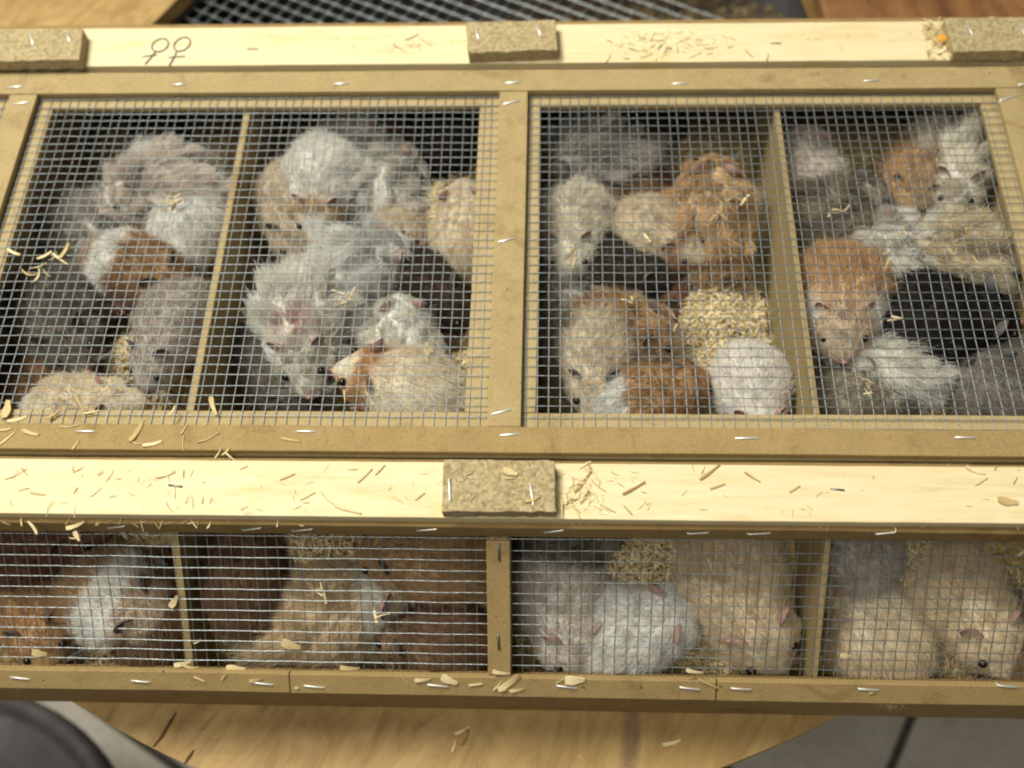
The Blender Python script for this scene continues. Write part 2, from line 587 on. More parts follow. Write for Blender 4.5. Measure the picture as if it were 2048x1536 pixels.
def part(name, mat, parent, *dims, **kw):
    return link(name, box_mesh(name, *dims, **kw), mat, parent)


def on_slope(px, py, off=0.0):
    return hit(px, py, S0 + SN * off, np.array(SN))


part('floor_panel', M['mdf_brown'], crate, XA, XB, 0.1085, 0.545, DZ + 0.0006, DZ + 0.006, bev=0)
part('back_wall', M['mdf_brown'], crate, XA, XB, 0.538, 0.546, DZ + 0.0062, -0.0152, bev=0.0004)
for x in (XA, XB - 0.008):
    bm = bmesh.new()
    prof = [(0.1125, DZ + 0.0062), (0.1125, -0.079), (0.178, -0.0165), (0.178, -0.0153), (0.5378, -0.0153), (0.5378, DZ + 0.0062)]
    a = [bm.verts.new((x, y, z)) for y, z in prof]; b = [bm.verts.new((x + 0.008, y, z)) for y, z in prof]
    bm.faces.new(a[::-1]); bm.faces.new(b)
    for i in range(len(prof)):
        j = (i + 1) % len(prof); bm.faces.new((a[i], a[j], b[j], b[i]))
    link('end_wall', bm_mesh(bm, 'end_wall'), M['mdf_brown'], crate)
part('front_wall', M['mdf_brown'], crate, XA, XB, 0.1062, 0.1122, DZ, -0.0785, bev=0.0006, cuts=60, wob=0.0003)
fp = part('front_plank', M['mdf_brown'], crate, XA, XB, 0.1761, 0.2148, -0.0150, -0.0002, bev=0.0008, cuts=70, wob=0.00045, seed=1)
rp = part('rear_plank', M['mdf_brown'], crate, XA, XB, 0.4985, 0.546, -0.0150, -0.0002, bev=0.0008, cuts=70, wob=0.0003, seed=2)
fr = part('front_rail', M['pine'], crate, XA, XB, 0.1788, 0.2102, 0.0, 0.0064, bev=0.0005, cuts=60, wob=0.0003, seed=3)
rr_ = part('rear_rail', M['pine'], crate, XA, XB, 0.4997, 0.5353, 0.0, 0.0064, bev=0.0005, cuts=60, wob=0.0003, seed=4)

# sloping front: inner frame, outer strips, centre post
part('inner_strip', M['mdf_brown'], crate, XA + 0.008, XB - 0.008, 0.0850, 0.0942, -0.0055, -0.0012, bev=0.0004, frame=SLF)
xs = [XA, on_slope(580, 1365, 0.005).x, on_slope(1434, 1375, 0.005).x, XB]
bottoms = []
for i in range(3):
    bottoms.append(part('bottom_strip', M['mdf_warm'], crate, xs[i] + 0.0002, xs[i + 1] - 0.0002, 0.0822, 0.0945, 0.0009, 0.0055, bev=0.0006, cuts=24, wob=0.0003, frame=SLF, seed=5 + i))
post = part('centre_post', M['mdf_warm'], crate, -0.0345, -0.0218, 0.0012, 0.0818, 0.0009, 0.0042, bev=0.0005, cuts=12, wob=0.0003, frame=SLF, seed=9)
part('post_backing', M['mdf_brown'], crate, -0.0335, -0.0228, 0.0005, 0.079, -0.0075, -0.0012, bev=0.0003, frame=SLF)


def divider(x, th):
    bm = bmesh.new()
    a0 = S0 + SD * 0.004 - SN * 0.0030
    a1 = S0 + SD * 0.0925 - SN * 0.0062
    prof = [(a1.y, DZ + 0.0062), (a1.y, a1.z), (a0.y, a0.z), (a0.y + 0.003, -0.0156), (0.212, -0.0156), (0.2165, -0.0062), (0.4965, -0.0062), (0.500, -0.0156), (0.5375, -0.0156), (0.5375, DZ + 0.0062)]
    a = [bm.verts.new((x - th / 2, y, z)) for y, z in prof]; b = [bm.verts.new((x + th / 2, y, z)) for y, z in prof]
    bm.faces.new(a[::-1]); bm.faces.new(b)
    for i in range(len(prof)):
        j = (i + 1) % len(prof); bm.faces.new((a[i], a[j], b[j], b[i]))
    bmesh.ops.recalc_face_normals(bm, faces=list(bm.faces))
    return link('divider', bm_mesh(bm, 'divider'), M['mdf'], crate)


XD1, XD2, XC = -0.2055, 0.1470, -0.0281
divider(XD1, 0.0042); divider(XD2, 0.0030); divider(XC, 0.0090)
divider(-0.355, 0.009); divider(0.300, 0.009)

# front wires
PITCH = 0.00635
WR = 0.00027
for i in range(14):
    s = 0.0015 + i * 0.00635
    if s > 0.090: break
    wo = link('wire', wire_mesh(XB - XA - 0.012, PITCH, WR), M['zinc'], crate)
    wo.location = S0 + SD * s + SN * 0.00035 + XV * (XA + 0.006)
    wo.rotation_euler = (SL, random.uniform(-0.0006, 0.0006), random.uniform(-0.0008, 0.0008))
slope_rot = Matrix((SD, SN.cross(SD), SN)).transposed().to_euler()
nx = int((XB - XA - 0.014) / PITCH)
for i in range(nx):
    x = XA + 0.009 + i * PITCH
    wo = link('wire', wire_mesh(0.090, PITCH, WR), M['zinc'], crate)
    wo.location = S0 - SD * 0.0015 - SN * 0.0003 + XV * x
    rot = slope_rot.copy(); wo.rotation_euler = rot
    wo.rotation_euler.rotate_axis('Z', random.uniform(-0.006, 0.006))

# ------------------------------------------------------------------ the lid
lid = empty('crate_lid', (-0.03, 0.35, -0.005))
tag(lid, 'flat fibreboard lid with stapled wire mesh, lying between the two pine rails', 'lid')
LX0, LX1 = XA + 0.010, XB - 0.010
BZ0, BZ1 = -0.0048, -0.0010
part('base_bar', M['mdf_raw'], lid, LX0, LX1, 0.4687, 0.4970, BZ0, BZ1, bev=0.0004, cuts=50, wob=0.0003, seed=11)
part('base_bar', M['mdf_raw'], lid, LX0, LX1, 0.2164, 0.2436, BZ0, BZ1, bev=0.0004, cuts=50, wob=0.0003, seed=12)
for i, (x0, x1) in enumerate(((-0.376, -0.3365), (-0.0483, -0.0087), (0.2770, 0.3150))):
    part('base_bar', M['mdf_raw'], lid, x0, x1, 0.2438, 0.4685, BZ0, BZ1, bev=0.0004, cuts=30, wob=0.0005, seed=13 + i)
for x0, x1 in ((LX0, LX0 + 0.02), (LX1 - 0.02, LX1)):
    part('base_bar', M['mdf_raw'], lid, x0, x1, 0.2438, 0.4685, BZ0, BZ1, bev=0.0004)
TZ0, TZ1 = 0.0008, 0.0052
far = part('trim_strip', M['mdf'], lid, LX0, LX1, 0.4764, 0.4949, TZ0, TZ1, bev=0.0005, cuts=60, wob=0.0003, seed=20)
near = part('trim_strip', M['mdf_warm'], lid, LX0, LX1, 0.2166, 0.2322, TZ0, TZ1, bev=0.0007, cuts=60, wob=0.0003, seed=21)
tr_c = part('trim_strip', M['mdf'], lid, -0.0352, -0.0167, 0.2324, 0.4762, TZ0, TZ1 - 0.0004, bev=0.0005, cuts=30, wob=0.0002, seed=22)
tr_l = part('trim_strip', M['mdf'], lid, -0.3648, -0.3460, 0.2324, 0.4762, TZ0, TZ1 - 0.0004, bev=0.0005, cuts=30, wob=0.0002, seed=23)
tr_r = part('trim_strip', M['mdf'], lid, 0.2858, 0.3045, 0.2324, 0.4762, TZ0, TZ1 - 0.0004, bev=0.0005, cuts=30, wob=0.0002, seed=24)
for x0, x1 in ((LX0, LX0 + 0.0185), (LX1 - 0.0185, LX1)):
    part('trim_strip', M['mdf'], lid, x0, x1, 0.2324, 0.4762, TZ0, TZ1 - 0.0004, bev=0.0005)

Y0 = at(100, 828.7, 0).y
rows = [Y0 + (i - 1) * PITCH for i in range(40) if Y0 + (i - 1) * PITCH < 0.480]
for y in rows:
    wo = link('wire', wire_mesh(LX1 - LX0 - 0.006, PITCH, 0.00025, lid_wire=True), M['zinc_dull'], lid)
    wo.location = (LX0 + 0.003, y + random.uniform(-0.00035, 0.00035), 0.00035); wo.rotation_euler = (random.random() * 3, 0, random.uniform(-0.0012, 0.0012))
X0 = at(216, 829, 0).x
i0 = int((LX0 + 0.004 - X0) / PITCH)
for i in range(i0, i0 + 300):
    x = X0 + i * PITCH
    if x > LX1 - 0.004: break
    if x < LX0 + 0.004: continue
    wo = link('wire', wire_mesh(0.262, PITCH, 0.00025, lid_wire=True), M['zinc_dull'], lid)
    wo.location = (x, 0.2210, -0.00033); wo.rotation_euler = (0, 0, math.pi / 2 + random.uniform(-0.0042, 0.0042))

# ------------------------------------------------------------------ spacer blocks on the rails
def block(corners, zt, zb, seed):
    c = [at(x, y, zt) for x, y in corners]            # far-left, far-right, near-right, near-left
    bm = bmesh.new()
    n, m = 14, 8
    grid = {}
    for lv, z in ((0, zt), (1, zb)):
        for i in range(n + 1):
            for j in range(m + 1):
                u_, v_ = i / n, j / m
                p = c[0].lerp(c[1], u_).lerp(c[3].lerp(c[2], u_), v_)
                q = Vector((p.x, p.y, z))
                if i in (0, n) or j in (0, m):
                    q += noise.noise_vector(q * 260 + Vector((seed, 0, 0))) * 0.0009
                if lv == 0: q.z += noise.noise(q * 300) * 0.0002
                grid[lv, i, j] = bm.verts.new(q)
    for i in range(n):
        for j in range(m):
            bm.faces.new((grid[0, i, j], grid[0, i, j + 1], grid[0, i + 1, j + 1], grid[0, i + 1, j]))
            bm.faces.new((grid[1, i, j], grid[1, i + 1, j], grid[1, i + 1, j + 1], grid[1, i, j + 1]))
    for i in range(n):
        for j, fl_ in ((0, 0), (m, 1)):
            f = [grid[0, i, j], grid[0, i + 1, j], grid[1, i + 1, j], grid[1, i, j]]
            bm.faces.new(f if not fl_ else f[::-1])
    for j in range(m):
        for i, fl_ in ((0, 1), (n, 0)):
            f = [grid[0, i, j], grid[0, i, j + 1], grid[1, i, j + 1], grid[1, i, j]]
            bm.faces.new(f[::-1] if fl_ else f)
    bmesh.ops.recalc_face_normals(bm, faces=list(bm.faces))
    sharp = [e for e in bm.edges if len(e.link_faces) == 2 and e.calc_face_angle() > 1.0]
    bmesh.ops.bevel(bm, geom=sharp, offset=0.0007, segments=2, affect='EDGES', profile=0.6)
    return link('spacer_block', bm_mesh(bm, 'spacer_block'), M['particle'], crate)


ZB = 0.0066
blk_c = block([(931, 44), (1111, 39), (1115, 99), (936, 105)], 0.0156, ZB, 1)
blk_l = block([(-32, 62), (166, 56), (158, 119), (-45, 122)], 0.0156, ZB, 2)
blk_r = block([(1889, 35), (2080, 33), (2090, 100), (1909, 102)], 0.0156, ZB, 3)
blk_f = block([(887, 918), (1110, 921), (1111, 1023), (883, 1023)], 0.0150, ZB, 4)

# ------------------------------------------------------------------ staples
def staple_mesh(L_, w=0.00060, h=0.00042):
    prof = [(-L_ / 2, -0.0022), (-L_ / 2, -0.0002), (-L_ / 2 + 0.0006, h), (L_ / 2 - 0.0006, h), (L_ / 2, -0.0002), (L_ / 2, -0.0022)]
    vs, fs = [], []
    for i, (x, z) in enumerate(prof):
        t0 = Vector((prof[min(i + 1, 5)][0] - prof[max(i - 1, 0)][0], 0, prof[min(i + 1, 5)][1] - prof[max(i - 1, 0)][1])).normalized()
        nn = Vector((-t0.z, 0, t0.x))
        c = Vector((x, 0, z))
        vs += [c + Vector((0, w, 0)) , c + Vector((0, w * .6, 0)) + nn * 0.00035, c + Vector((0, -w * .6, 0)) + nn * 0.00035, c + Vector((0, -w, 0)), c - nn * 0.0003]
    for i in range(5):
        for s in range(5):
            t_ = (s + 1) % 5
            fs.append((i * 5 + s, i * 5 + t_, i * 5 + 5 + t_, i * 5 + 5 + s))
    return mesh_from('staple', vs, fs, True)


STM = staple_mesh(0.0118)


def staple(px0, py0, px1, py1, pt, nrm, parent, mat='steel', sink=0.0):
    nrm = Vector(nrm)
    a = hit(px0, py0, pt, np.array(nrm)); b = hit(px1, py1, pt, np.array(nrm))
    xa = (b - a).normalized(); ya = nrm.cross(xa)
    o = link('staple', STM.copy() if mat != 'steel' else STM, M[mat], parent)
    if mat != 'steel':
        o.data.materials.clear(); o.data.materials.append(M[mat])
    mw = Matrix((xa, ya, nrm)).transposed().to_4x4()
    mw.translation = (a + b) / 2 - nrm * sink
    s = (b - a).length / 0.0118
    mw = mw @ Matrix.Diagonal((max(0.6, min(1.25, s)), 1, 1, 1))
    o.matrix_world = mw
    return o


ZT = (0, 0, 1)
PT = (0, 0, TZ1)
for a in ((343, 171, 372, 168), (666, 169, 697, 167), (1010, 167, 1043, 165), (1345, 168, 1377, 167), (1727, 163, 1760, 161), (14, 176, 46, 173), (2036, 170, 2066, 168)):
    staple(*a, PT, ZT, far)
PT2 = (0, 0, TZ1 - 0.0004)
for a in ((1006, 209, 1041, 201), (996, 485, 1029, 477), (983, 829, 1023, 819)):
    staple(*a, PT2, ZT, tr_c)
staple(25, 210, 60, 204, PT2, ZT, tr_l)
staple(1999, 202, 2034, 191, PT2, ZT, tr_r)
for a in ((152, 863, 190, 863), (592, 863, 632, 863), (999, 871, 1040, 868), (1470, 877, 1519, 876), (1910, 875, 1952, 876)):
    staple(*a, PT, ZT, near)
for a, b_ in (((952, 57, 957, 79), blk_c), ((1071, 50, 1082, 72), blk_c), ((1934, 51, 1945, 71), blk_r), ((2042, 53, 2052, 73), blk_r), ((62, 66, 66, 90), blk_l), ((134, 66, 140, 84), blk_l)):
    staple(*a, (0, 0, 0.0158), ZT, b_)
staple(898, 956, 900, 1003, (0, 0, 0.0152), ZT, blk_f)
staple(1060, 967, 1067, 1012, (0, 0, 0.0152), ZT, blk_f)
for a, b_ in (((494, 98, 517, 99), rr_), ((1540, 87, 1563, 87), rr_), ((1661, 978, 1690, 981), fr), ((336, 970, 366, 974), fr)):
    staple(*a, (0, 0, 0.0064), ZT, b_, 'steel_dull', 0.0003)
FN = (0, -1, 0)
for a in ((215, 1055, 250, 1051), (484, 1059, 522, 1055), (583, 1061, 625, 1057), (833, 1060, 875, 1057), (1087, 1064, 1128, 1059), (1374, 1066, 1418, 1064), (1494, 1067, 1541, 1065), (1750, 1067, 1792, 1063)):
    staple(*a, (0, 0.1761, 0), FN, fp)
PB = S0 + SN * 0.0055
for a, i in (((21, 1354, 60, 1358), 0), ((262, 1361, 300, 1364), 0), ((506, 1365, 547, 1369), 0), ((608, 1371, 650, 1375), 1), ((855, 1369, 897, 1373), 1), ((1113, 1371, 1155, 1376), 1), ((1359, 1374, 1400, 1379), 1), ((1462, 1376, 1503, 1379), 2), ((1716, 1377, 1757, 1380), 2), ((1995, 1370, 2034, 1374), 2)):
    staple(*a, PB, SN, bottoms[i])
for a in ((997, 1087, 999, 1123), (996, 1268, 998, 1300)):
    staple(*a, S0 + SN * 0.0042, SN, post, 'steel_dull')

# ------------------------------------------------------------------ the two ink symbols on the rear rail
def ribbon(pts, w, z):
    P = [at(x, y, z) for x, y in pts]
    vs, fs = [], []
    for i, p in enumerate(P):
        t0 = (P[min(i + 1, len(P) - 1)] - P[max(i - 1, 0)]).normalized()
        s = Vector((-t0.y, t0.x, 0)) * w * (0.75 + 0.5 * abs(math.sin(i * 0.9)))
        vs += [p + s, p - s]
    return vs, [(2 * i, 2 * i + 1, 2 * i + 3, 2 * i + 2) for i in range(len(P) - 1)]


def symbol(cx, cy, rx, ry, tilt, stem, bar):
    vs, fs = [], []
    ct, st_ = math.cos(tilt), math.sin(tilt)
    loop = []
    for i in range(29):
        a = 2 * math.pi * i / 27 + 2.0
        x, y = rx * math.cos(a), ry * math.sin(a)
        loop.append((cx + x * ct - y * st_, cy + x * st_ + y * ct))
    for pts in (loop, [stem[0], ((stem[0][0] + stem[1][0]) / 2 + 1, (stem[0][1] + stem[1][1]) / 2), stem[1]], [bar[0], bar[1]]):
        a, b = ribbon(pts, 0.00040, 0.00690)
        k0 = len(vs); vs += a; fs += [tuple(i + k0 for i in f) for f in b]
    m = mesh_from('ink_symbol', vs, fs)
    o = link('ink_symbol', m, M['ink'], rr_)
    o['label'] = 'handwritten female sign in dark blue ink'
    return o


symbol(320, 90, 17.5, 12, -0.45, ((312, 101), (290, 128)), ((283.7, 113), (313, 109.4)))
symbol(364, 88, 18, 12, -0.55, ((354, 101), (338, 131)), ((335, 114.5), (370, 112)))

# ------------------------------------------------------------------ bedding inside the crate
def bed_h(x, y):
    h = -0.0835 - 0.018 * max(0.0, min(1.0, (0.19 - y) / 0.05)) + 0.006 * noise.noise(Vector((x * 22, y * 22, 1)))
    for (mx, my, r, a) in MOUNDS:
        d2 = ((x - mx) ** 2 + (y - my) ** 2) / (r * r)
        h += a * math.exp(-d2 * (1 + 0.45 * noise.noise(Vector((x * 60, y * 60, 4)))))
    return h


def mound(px, py, z, r):
    p = at(px, py, z)
    return (p.x, p.y, r, z + 0.0835)


MOUNDS = [mound(1455, 640, -0.063, 0.038), mound(1425, 715, -0.064, 0.026), mound(1380, 640, -0.066, 0.022), mound(1422, 785, -0.060, 0.016), mound(880, 400, -0.056, 0.028), mound(888, 480, -0.060, 0.020), mound(925, 730, -0.054, 0.022),
          mound(250, 700, -0.060, 0.024), mound(620, 1110, -0.062, 0.030), mound(1290, 1120, -0.060, 0.030), mound(1830, 1110, -0.060, 0.030), mound(1805, 640, -0.056, 0.016), mound(1860, 790, -0.056, 0.016),
          mound(215, 1318, -0.083, 0.022), mound(1445, 1325, -0.083, 0.020), mound(1940, 1318, -0.083, 0.022), mound(700, 1320, -0.088, 0.014)]
bv, bf = [], []
nxg, nyg = 220, 110
bx0, bx1, by0, by1 = XA + 0.0085, XB - 0.0085, 0.1125, 0.5375
for i in range(nxg + 1):
    for j in range(nyg + 1):
        x = bx0 + (bx1 - bx0) * i / nxg; y = by0 + (by1 - by0) * j / nyg
        bv.append((x, y, bed_h(x, y) - 0.0015))
for i in range(nxg):
    for j in range(nyg):
        a = i * (nyg + 1) + j
        bf.append((a, a + nyg + 1, a + nyg + 2, a + 1))
bed = link('bedding', mesh_from('bedding', bv, bf, True), M['bed'])
tag(bed, 'layer of wood shavings covering the floor of the crate', 'bedding', kind='stuff')


def bed_sampler():
    if random.random() < 0.62:
        m_ = random.choice(MOUNDS)
        x, y = random.gauss(m_[0], m_[2] * 0.75), random.gauss(m_[1], m_[2] * 0.75)
    else:
        x, y = random.uniform(bx0, bx1), random.uniform(by0, by1)
    x = min(max(x, bx0 + 0.004), bx1 - 0.004); y = min(max(y, by0 + 0.004), by1 - 0.004)
    for xd in (XD1, XD2, XC):
        if abs(x - xd) < 0.008: x = xd + (0.010 if x > xd else -0.010)
    return Vector((x, y, bed_h(x, y) + random.uniform(-0.001, 0.0035))), None


COATBITS = [(1790, 500), (1765, 540), (1800, 470), (1800, 650), (1780, 640), (690, 600), (640, 575), (590, 640), (1360, 640), (1300, 470), (1480, 400), (1440, 440), (1690, 560), (1735, 780), (1910, 470), (1960, 500), (640, 1180), (760, 1230), (540, 580), (350, 400), (1260, 600), (1150, 520), (860, 700), (1660, 430), (1700, 400)]


def coat_sampler():
    px, py = random.choice(COATBITS)
    return at(px + random.gauss(0, 9), py + random.gauss(0, 9), (-0.014 if py < 900 else -0.045) + random.uniform(-0.004, 0.002)), None


cbits = link('straw_bits', flakes('straw_bits', 70, coat_sampler, None, 0.004, 0.010), M['litter'])
tag(cbits, 'loose straw bits caught in the coats of the hamsters', 'straw', kind='stuff')
lf = link('loose_bedding', flakes('loose_bedding', 42000, bed_sampler, None, 0.002, 0.0075), M['litter'])
tag(lf, 'loose curled shavings heaped between the animals inside the crate', 'bedding', kind='stuff')

# ------------------------------------------------------------------ hamsters
T_ = np.array([0, .03, .10, .20, .32, .45, .56, .64, .70, .76, .82, .88, .93, .97, 1.0])
W_ = np.array([0, .105, .195, .255, .285, .28, .25, .212, .192, .196, .178, .132, .088, .052, 0])
HU_ = np.array([0, .09, .175, .235, .262, .255, .225, .20, .190, .184, .165, .125, .084, .048, 0])
HD_ = np.array([0, .075, .15, .20, .215, .21, .19, .165, .150, .145, .130, .10, .068, .04, 0])
ZC_ = np.array([-.03, -.03, -.02, -.005, 0, 0, .0, .008, .014, .012, .0, -.018, -.03, -.038, -.042])


def spine(L, bend, n=200):
    t = np.linspace(0, 1, n)
    w = np.clip((t - 0.42) / 0.30, 0, 1); w = w * w * (3 - 2 * w)
    phi = bend * (w - 0.25) + 0.18 * bend * (t - 0.5)
    dx, dy = np.cos(phi), np.sin(phi)
    x = np.concatenate([[0], np.cumsum((dx[1:] + dx[:-1]) / 2)]) / (n - 1) * L
    y = np.concatenate([[0], np.cumsum((dy[1:] + dy[:-1]) / 2)]) / (n - 1) * L
    x -= np.interp(0.5, t, x); y -= np.interp(0.5, t, y)
    return t, x, y, phi


def body_arrays(L, bend, fat, seed):
    ts = np.concatenate([np.linspace(0.012, 0.10, 4, endpoint=False), np.linspace(0.10, 0.86, 19, endpoint=False), np.linspace(0.86, 0.99, 7)])
    na = 30
    st, sx, sy, ph = spine(L, bend)
    th = np.linspace(0, 2 * np.pi, na, endpoint=False)
    V, TT, AA = [], [], []
    for t in ts:
        w = np.interp(t, T_, W_) * L * fat
        hu = np.interp(t, T_, HU_) * L * (0.5 + 0.5 * fat); hd = np.interp(t, T_, HD_) * L
        zc = np.interp(t, T_, ZC_) * L
        if t < 0.10: f = math.sqrt(max(0.0, 1 - ((0.10 - t) / 0.10) ** 2)); w, hu, hd = [np.interp(0.10, T_, q) * L * f * g for q, g in ((W_, fat), (HU_, .5 + .5 * fat), (HD_, 1))]
        cx, cy, p = np.interp(t, st, sx), np.interp(t, st, sy), np.interp(t, st, ph)
        for a in th:
            lat, ver = math.sin(a), math.cos(a)
            e = 0.90
            l2 = math.copysign(abs(lat) ** e, lat) * w
            v2 = math.copysign(abs(ver) ** e, ver) * (hu if ver > 0 else hd)
            V.append((cx - math.sin(p) * l2, cy + math.cos(p) * l2, zc + v2)); TT.append(t); AA.append(a)
    n = len(ts)
    F = []
    for i in range(n - 1):
        for k_ in range(na):
            k2 = (k_ + 1) % na
            F.append((i * na + k_, (i + 1) * na + k_, (i + 1) * na + k2, i * na + k2))
    V.append((np.interp(0, st, sx), np.interp(0, st, sy), -0.03 * L)); TT.append(0.0); AA.append(0)
    V.append((np.interp(1, st, sx), np.interp(1, st, sy), np.interp(1, T_, ZC_) * L)); TT.append(1.0); AA.append(0)
    a, b = len(V) - 2, len(V) - 1
    for k_ in range(na):
        k2 = (k_ + 1) % na
        F.append((a, k_, k2)); F.append((b, (n - 1) * na + k2, (n - 1) * na + k_))
    V = np.array(V)
    rn = np.random.default_rng(seed)
    k1 = rn.normal(0, 1, (4, 3)) * 55; ph1 = rn.uniform(0, 6, 4)
    bumpy = sum(np.sin(V @ k1[i] + ph1[i]) for i in range(4)) * 0.0007
    nrm = V - np.stack([np.interp(TT, st, sx), np.interp(TT, st, sy), np.interp(TT, T_, ZC_) * L], 1)
    nl = np.linalg.norm(nrm, axis=1, keepdims=True) + 1e-9
    V = V + nrm / nl * bumpy[:, None]
    return V, F, np.array(TT), np.array(AA), (st, sx, sy, ph)


def frame_at(sp, t, L, fat, a, k=1.0):
    st, sx, sy, ph = sp
    p = np.interp(t, st, ph)
    w = np.interp(t, T_, W_) * L * fat
    h = (np.interp(t, T_, HU_) if math.cos(a) > 0 else np.interp(t, T_, HD_)) * L * ((0.5 + 0.5 * fat) if math.cos(a) > 0 else 1)
    l2, v2 = math.sin(a) * w * k, math.cos(a) * h * k
    c = Vector((np.interp(t, st, sx) - math.sin(p) * l2, np.interp(t, st, sy) + math.cos(p) * l2, np.interp(t, T_, ZC_) * L + v2))
    f = Vector((math.cos(p), math.sin(p), 0)); s = Vector((-math.sin(p), math.cos(p), 0))
    return c, f, s, p


C = {}
def coat(name, main, second=None, belly=None, face=None, pattern='plain', band=(0.3, 0.5), ear='ear'):
    C[name] = dict(main=np.array(srgb(*main)), second=np.array(srgb(*(second or main))), belly=np.array(srgb(*(belly or main))),
                   face=np.array(srgb(*(face or main))), pattern=pattern, band=band, ear=ear)


coat('lilac', (226, 211, 198), (234, 226, 216), (232, 226, 218))
coat('white', (246, 240, 228), (246, 242, 232), (246, 242, 232))
coat('white_tan', (236, 230, 218), (214, 176, 120), (236, 232, 224), face=(206, 170, 118), pattern='facemask')
coat('bluegrey', (176, 168, 158), (222, 214, 202), (212, 204, 194), ear='ear_dark')
coat('golden_mid', (184, 138, 78), (244, 238, 226), (236, 230, 220), pattern='band', band=(0.42, 0.66), ear='ear_dark')
coat('golden_band', (172, 128, 72), (240, 236, 226), (236, 230, 220), pattern='band', band=(0.16, 0.34), ear='ear_dark')
coat('golden', (196, 150, 84), (238, 230, 214), (234, 226, 212), pattern='agouti', ear='ear_dark')
coat('golden_white', (190, 140, 74), (238, 234, 226), (236, 230, 220), pattern='blotch', ear='ear_dark')
coat('darkgrey', (128, 117, 104), (190, 180, 164), (186, 176, 160), pattern='agouti', ear='ear_dark')
coat('greyface', (188, 174, 162), (212, 200, 188), (214, 204, 192), ear='ear_dark')
coat('cream', (238, 212, 170), (240, 232, 218), (238, 228, 210), pattern='rump')
coat('beige', (218, 196, 162), (232, 216, 188), (234, 220, 196), ear='ear_dark')
coat('palebeige', (228, 216, 188), (238, 228, 206), (238, 228, 206))
coat('sable', (74, 56, 42), (112, 88, 64), (118, 100, 84), ear='ear_dark')
coat('black', (54, 46, 40), (84, 72, 62), (100, 90, 82), ear='ear_dark')
coat('brown', (138, 98, 58), (176, 138, 94), (186, 156, 118), ear='ear_dark')
coat('redbrown', (134, 84, 50), (166, 118, 78), (170, 130, 90), ear='ear_dark')
coat('peach', (234, 206, 164), (242, 228, 200), (242, 230, 206))
coat('peach_orange', (240, 222, 190), (206, 146, 72), (238, 230, 214), face=(206, 148, 76), pattern='facemask')
coat('orange', (214, 170, 104), (234, 206, 154), (226, 200, 156))
coat('orange_face', (206, 156, 86), (236, 230, 216), (236, 230, 218), pattern='cheek')
coat('whitegrey', (244, 236, 218), (228, 214, 190), (236, 228, 214))
coat('greyolive', (166, 152, 128), (202, 190, 166), (206, 196, 174), ear='ear_dark')
coat('pinkwhite', (238, 226, 214), (240, 232, 222), (240, 232, 222))
coat('tan', (216, 182, 134), (238, 224, 198), (236, 222, 196), pattern='blotch')
coat('tanruff', (228, 198, 152), (242, 234, 218), (230, 212, 184), pattern='band', band=(0.58, 0.70))
coat('tri', (220, 198, 158), (66, 52, 40), (230, 220, 200), face=(170, 116, 70), pattern='facemask')
coat('creamwhite', (230, 208, 168), (244, 236, 220), (240, 230, 210), pattern='blotch')


def coat_colour(c, t, a, P, rn, L):
    """linear colour per root: t along the body, a round it (0 = back)"""
    n = len(t)
    col = np.repeat(c['main'][None], n, 0).copy()
    k1 = rn.normal(0, 1, (5, 3)) * (2.4 / L); ph = rn.uniform(0, 6.28, 5)
    nz = sum(np.sin(P @ k1[i] + ph[i]) for i in range(5)) / 2.2
    up = np.cos(a)
    pat = c['pattern']
    def put(m, cc): 
        m = np.clip(m, 0, 1)[:, None]
        col[:] = col * (1 - m) + cc[None] * m
    sm = lambda x, e0, e1: np.clip((x - e0) / (e1 - e0), 0, 1)
    put(sm(nz, 0.2, 1.4) * (0.55 if pat == 'plain' else 0.38), c['second'])
    if pat == 'band':
        b0, b1 = c['band']
        tt = t + 0.035 * nz
        put(sm(tt, b0 - .02, b0 + .02) * (1 - sm(tt, b1 - .02, b1 + .02)), c['second'])
    if pat == 'blotch': put(sm(nz, 0.10, 0.32), c['second'])
    if pat == 'rump': put(1 - sm(t + 0.03 * nz, 0.12, 0.26), c['second'])
    if pat == 'facemask':
        put(sm(t + 0.03 * nz, 0.66, 0.74), c['face'])
        put(sm(t, 0.80, 0.86) * sm(up, 0.55, 0.9), c['main'])
    if pat == 'agouti':
        tt = t + 0.02 * nz
        put(sm(tt, 0.60, 0.64) * (1 - sm(tt, 0.72, 0.76)) * sm(-up, -0.45, -0.05), c['second'])
        put(sm(tt, 0.56, 0.585) * (1 - sm(tt, 0.60, 0.62)) * sm(-up, -0.5, -0.1) * 0.7, c['main'] * 0.35)
        put(sm(up, 0.55, 0.95) * 0.35, c['main'] * 0.6)
    if pat == 'cheek':
        tt = t + 0.02 * nz
        put(sm(tt, 0.55, 0.62) * (1 - sm(tt, 0.80, 0.86)) * sm(-up, -0.88, -0.55), c['second'])
    put(sm(-up, 0.15, 0.6), c['belly'])
    put(sm(t, 0.955, 0.985) * 0.6, np.array(srgb(196, 140, 128)))
    g = col.mean(1, keepdims=True)
    col = (g + (col - g) * 0.66) * 1.10
    col *= np.exp(rn.normal(0, 0.16, n))[:, None]
    tick = rn.random(n)
    col[tick < 0.06] *= 0.6
    col[tick > 0.95] = col[tick > 0.95] * 1.15
    return np.clip(col, 0.004, 0.92)


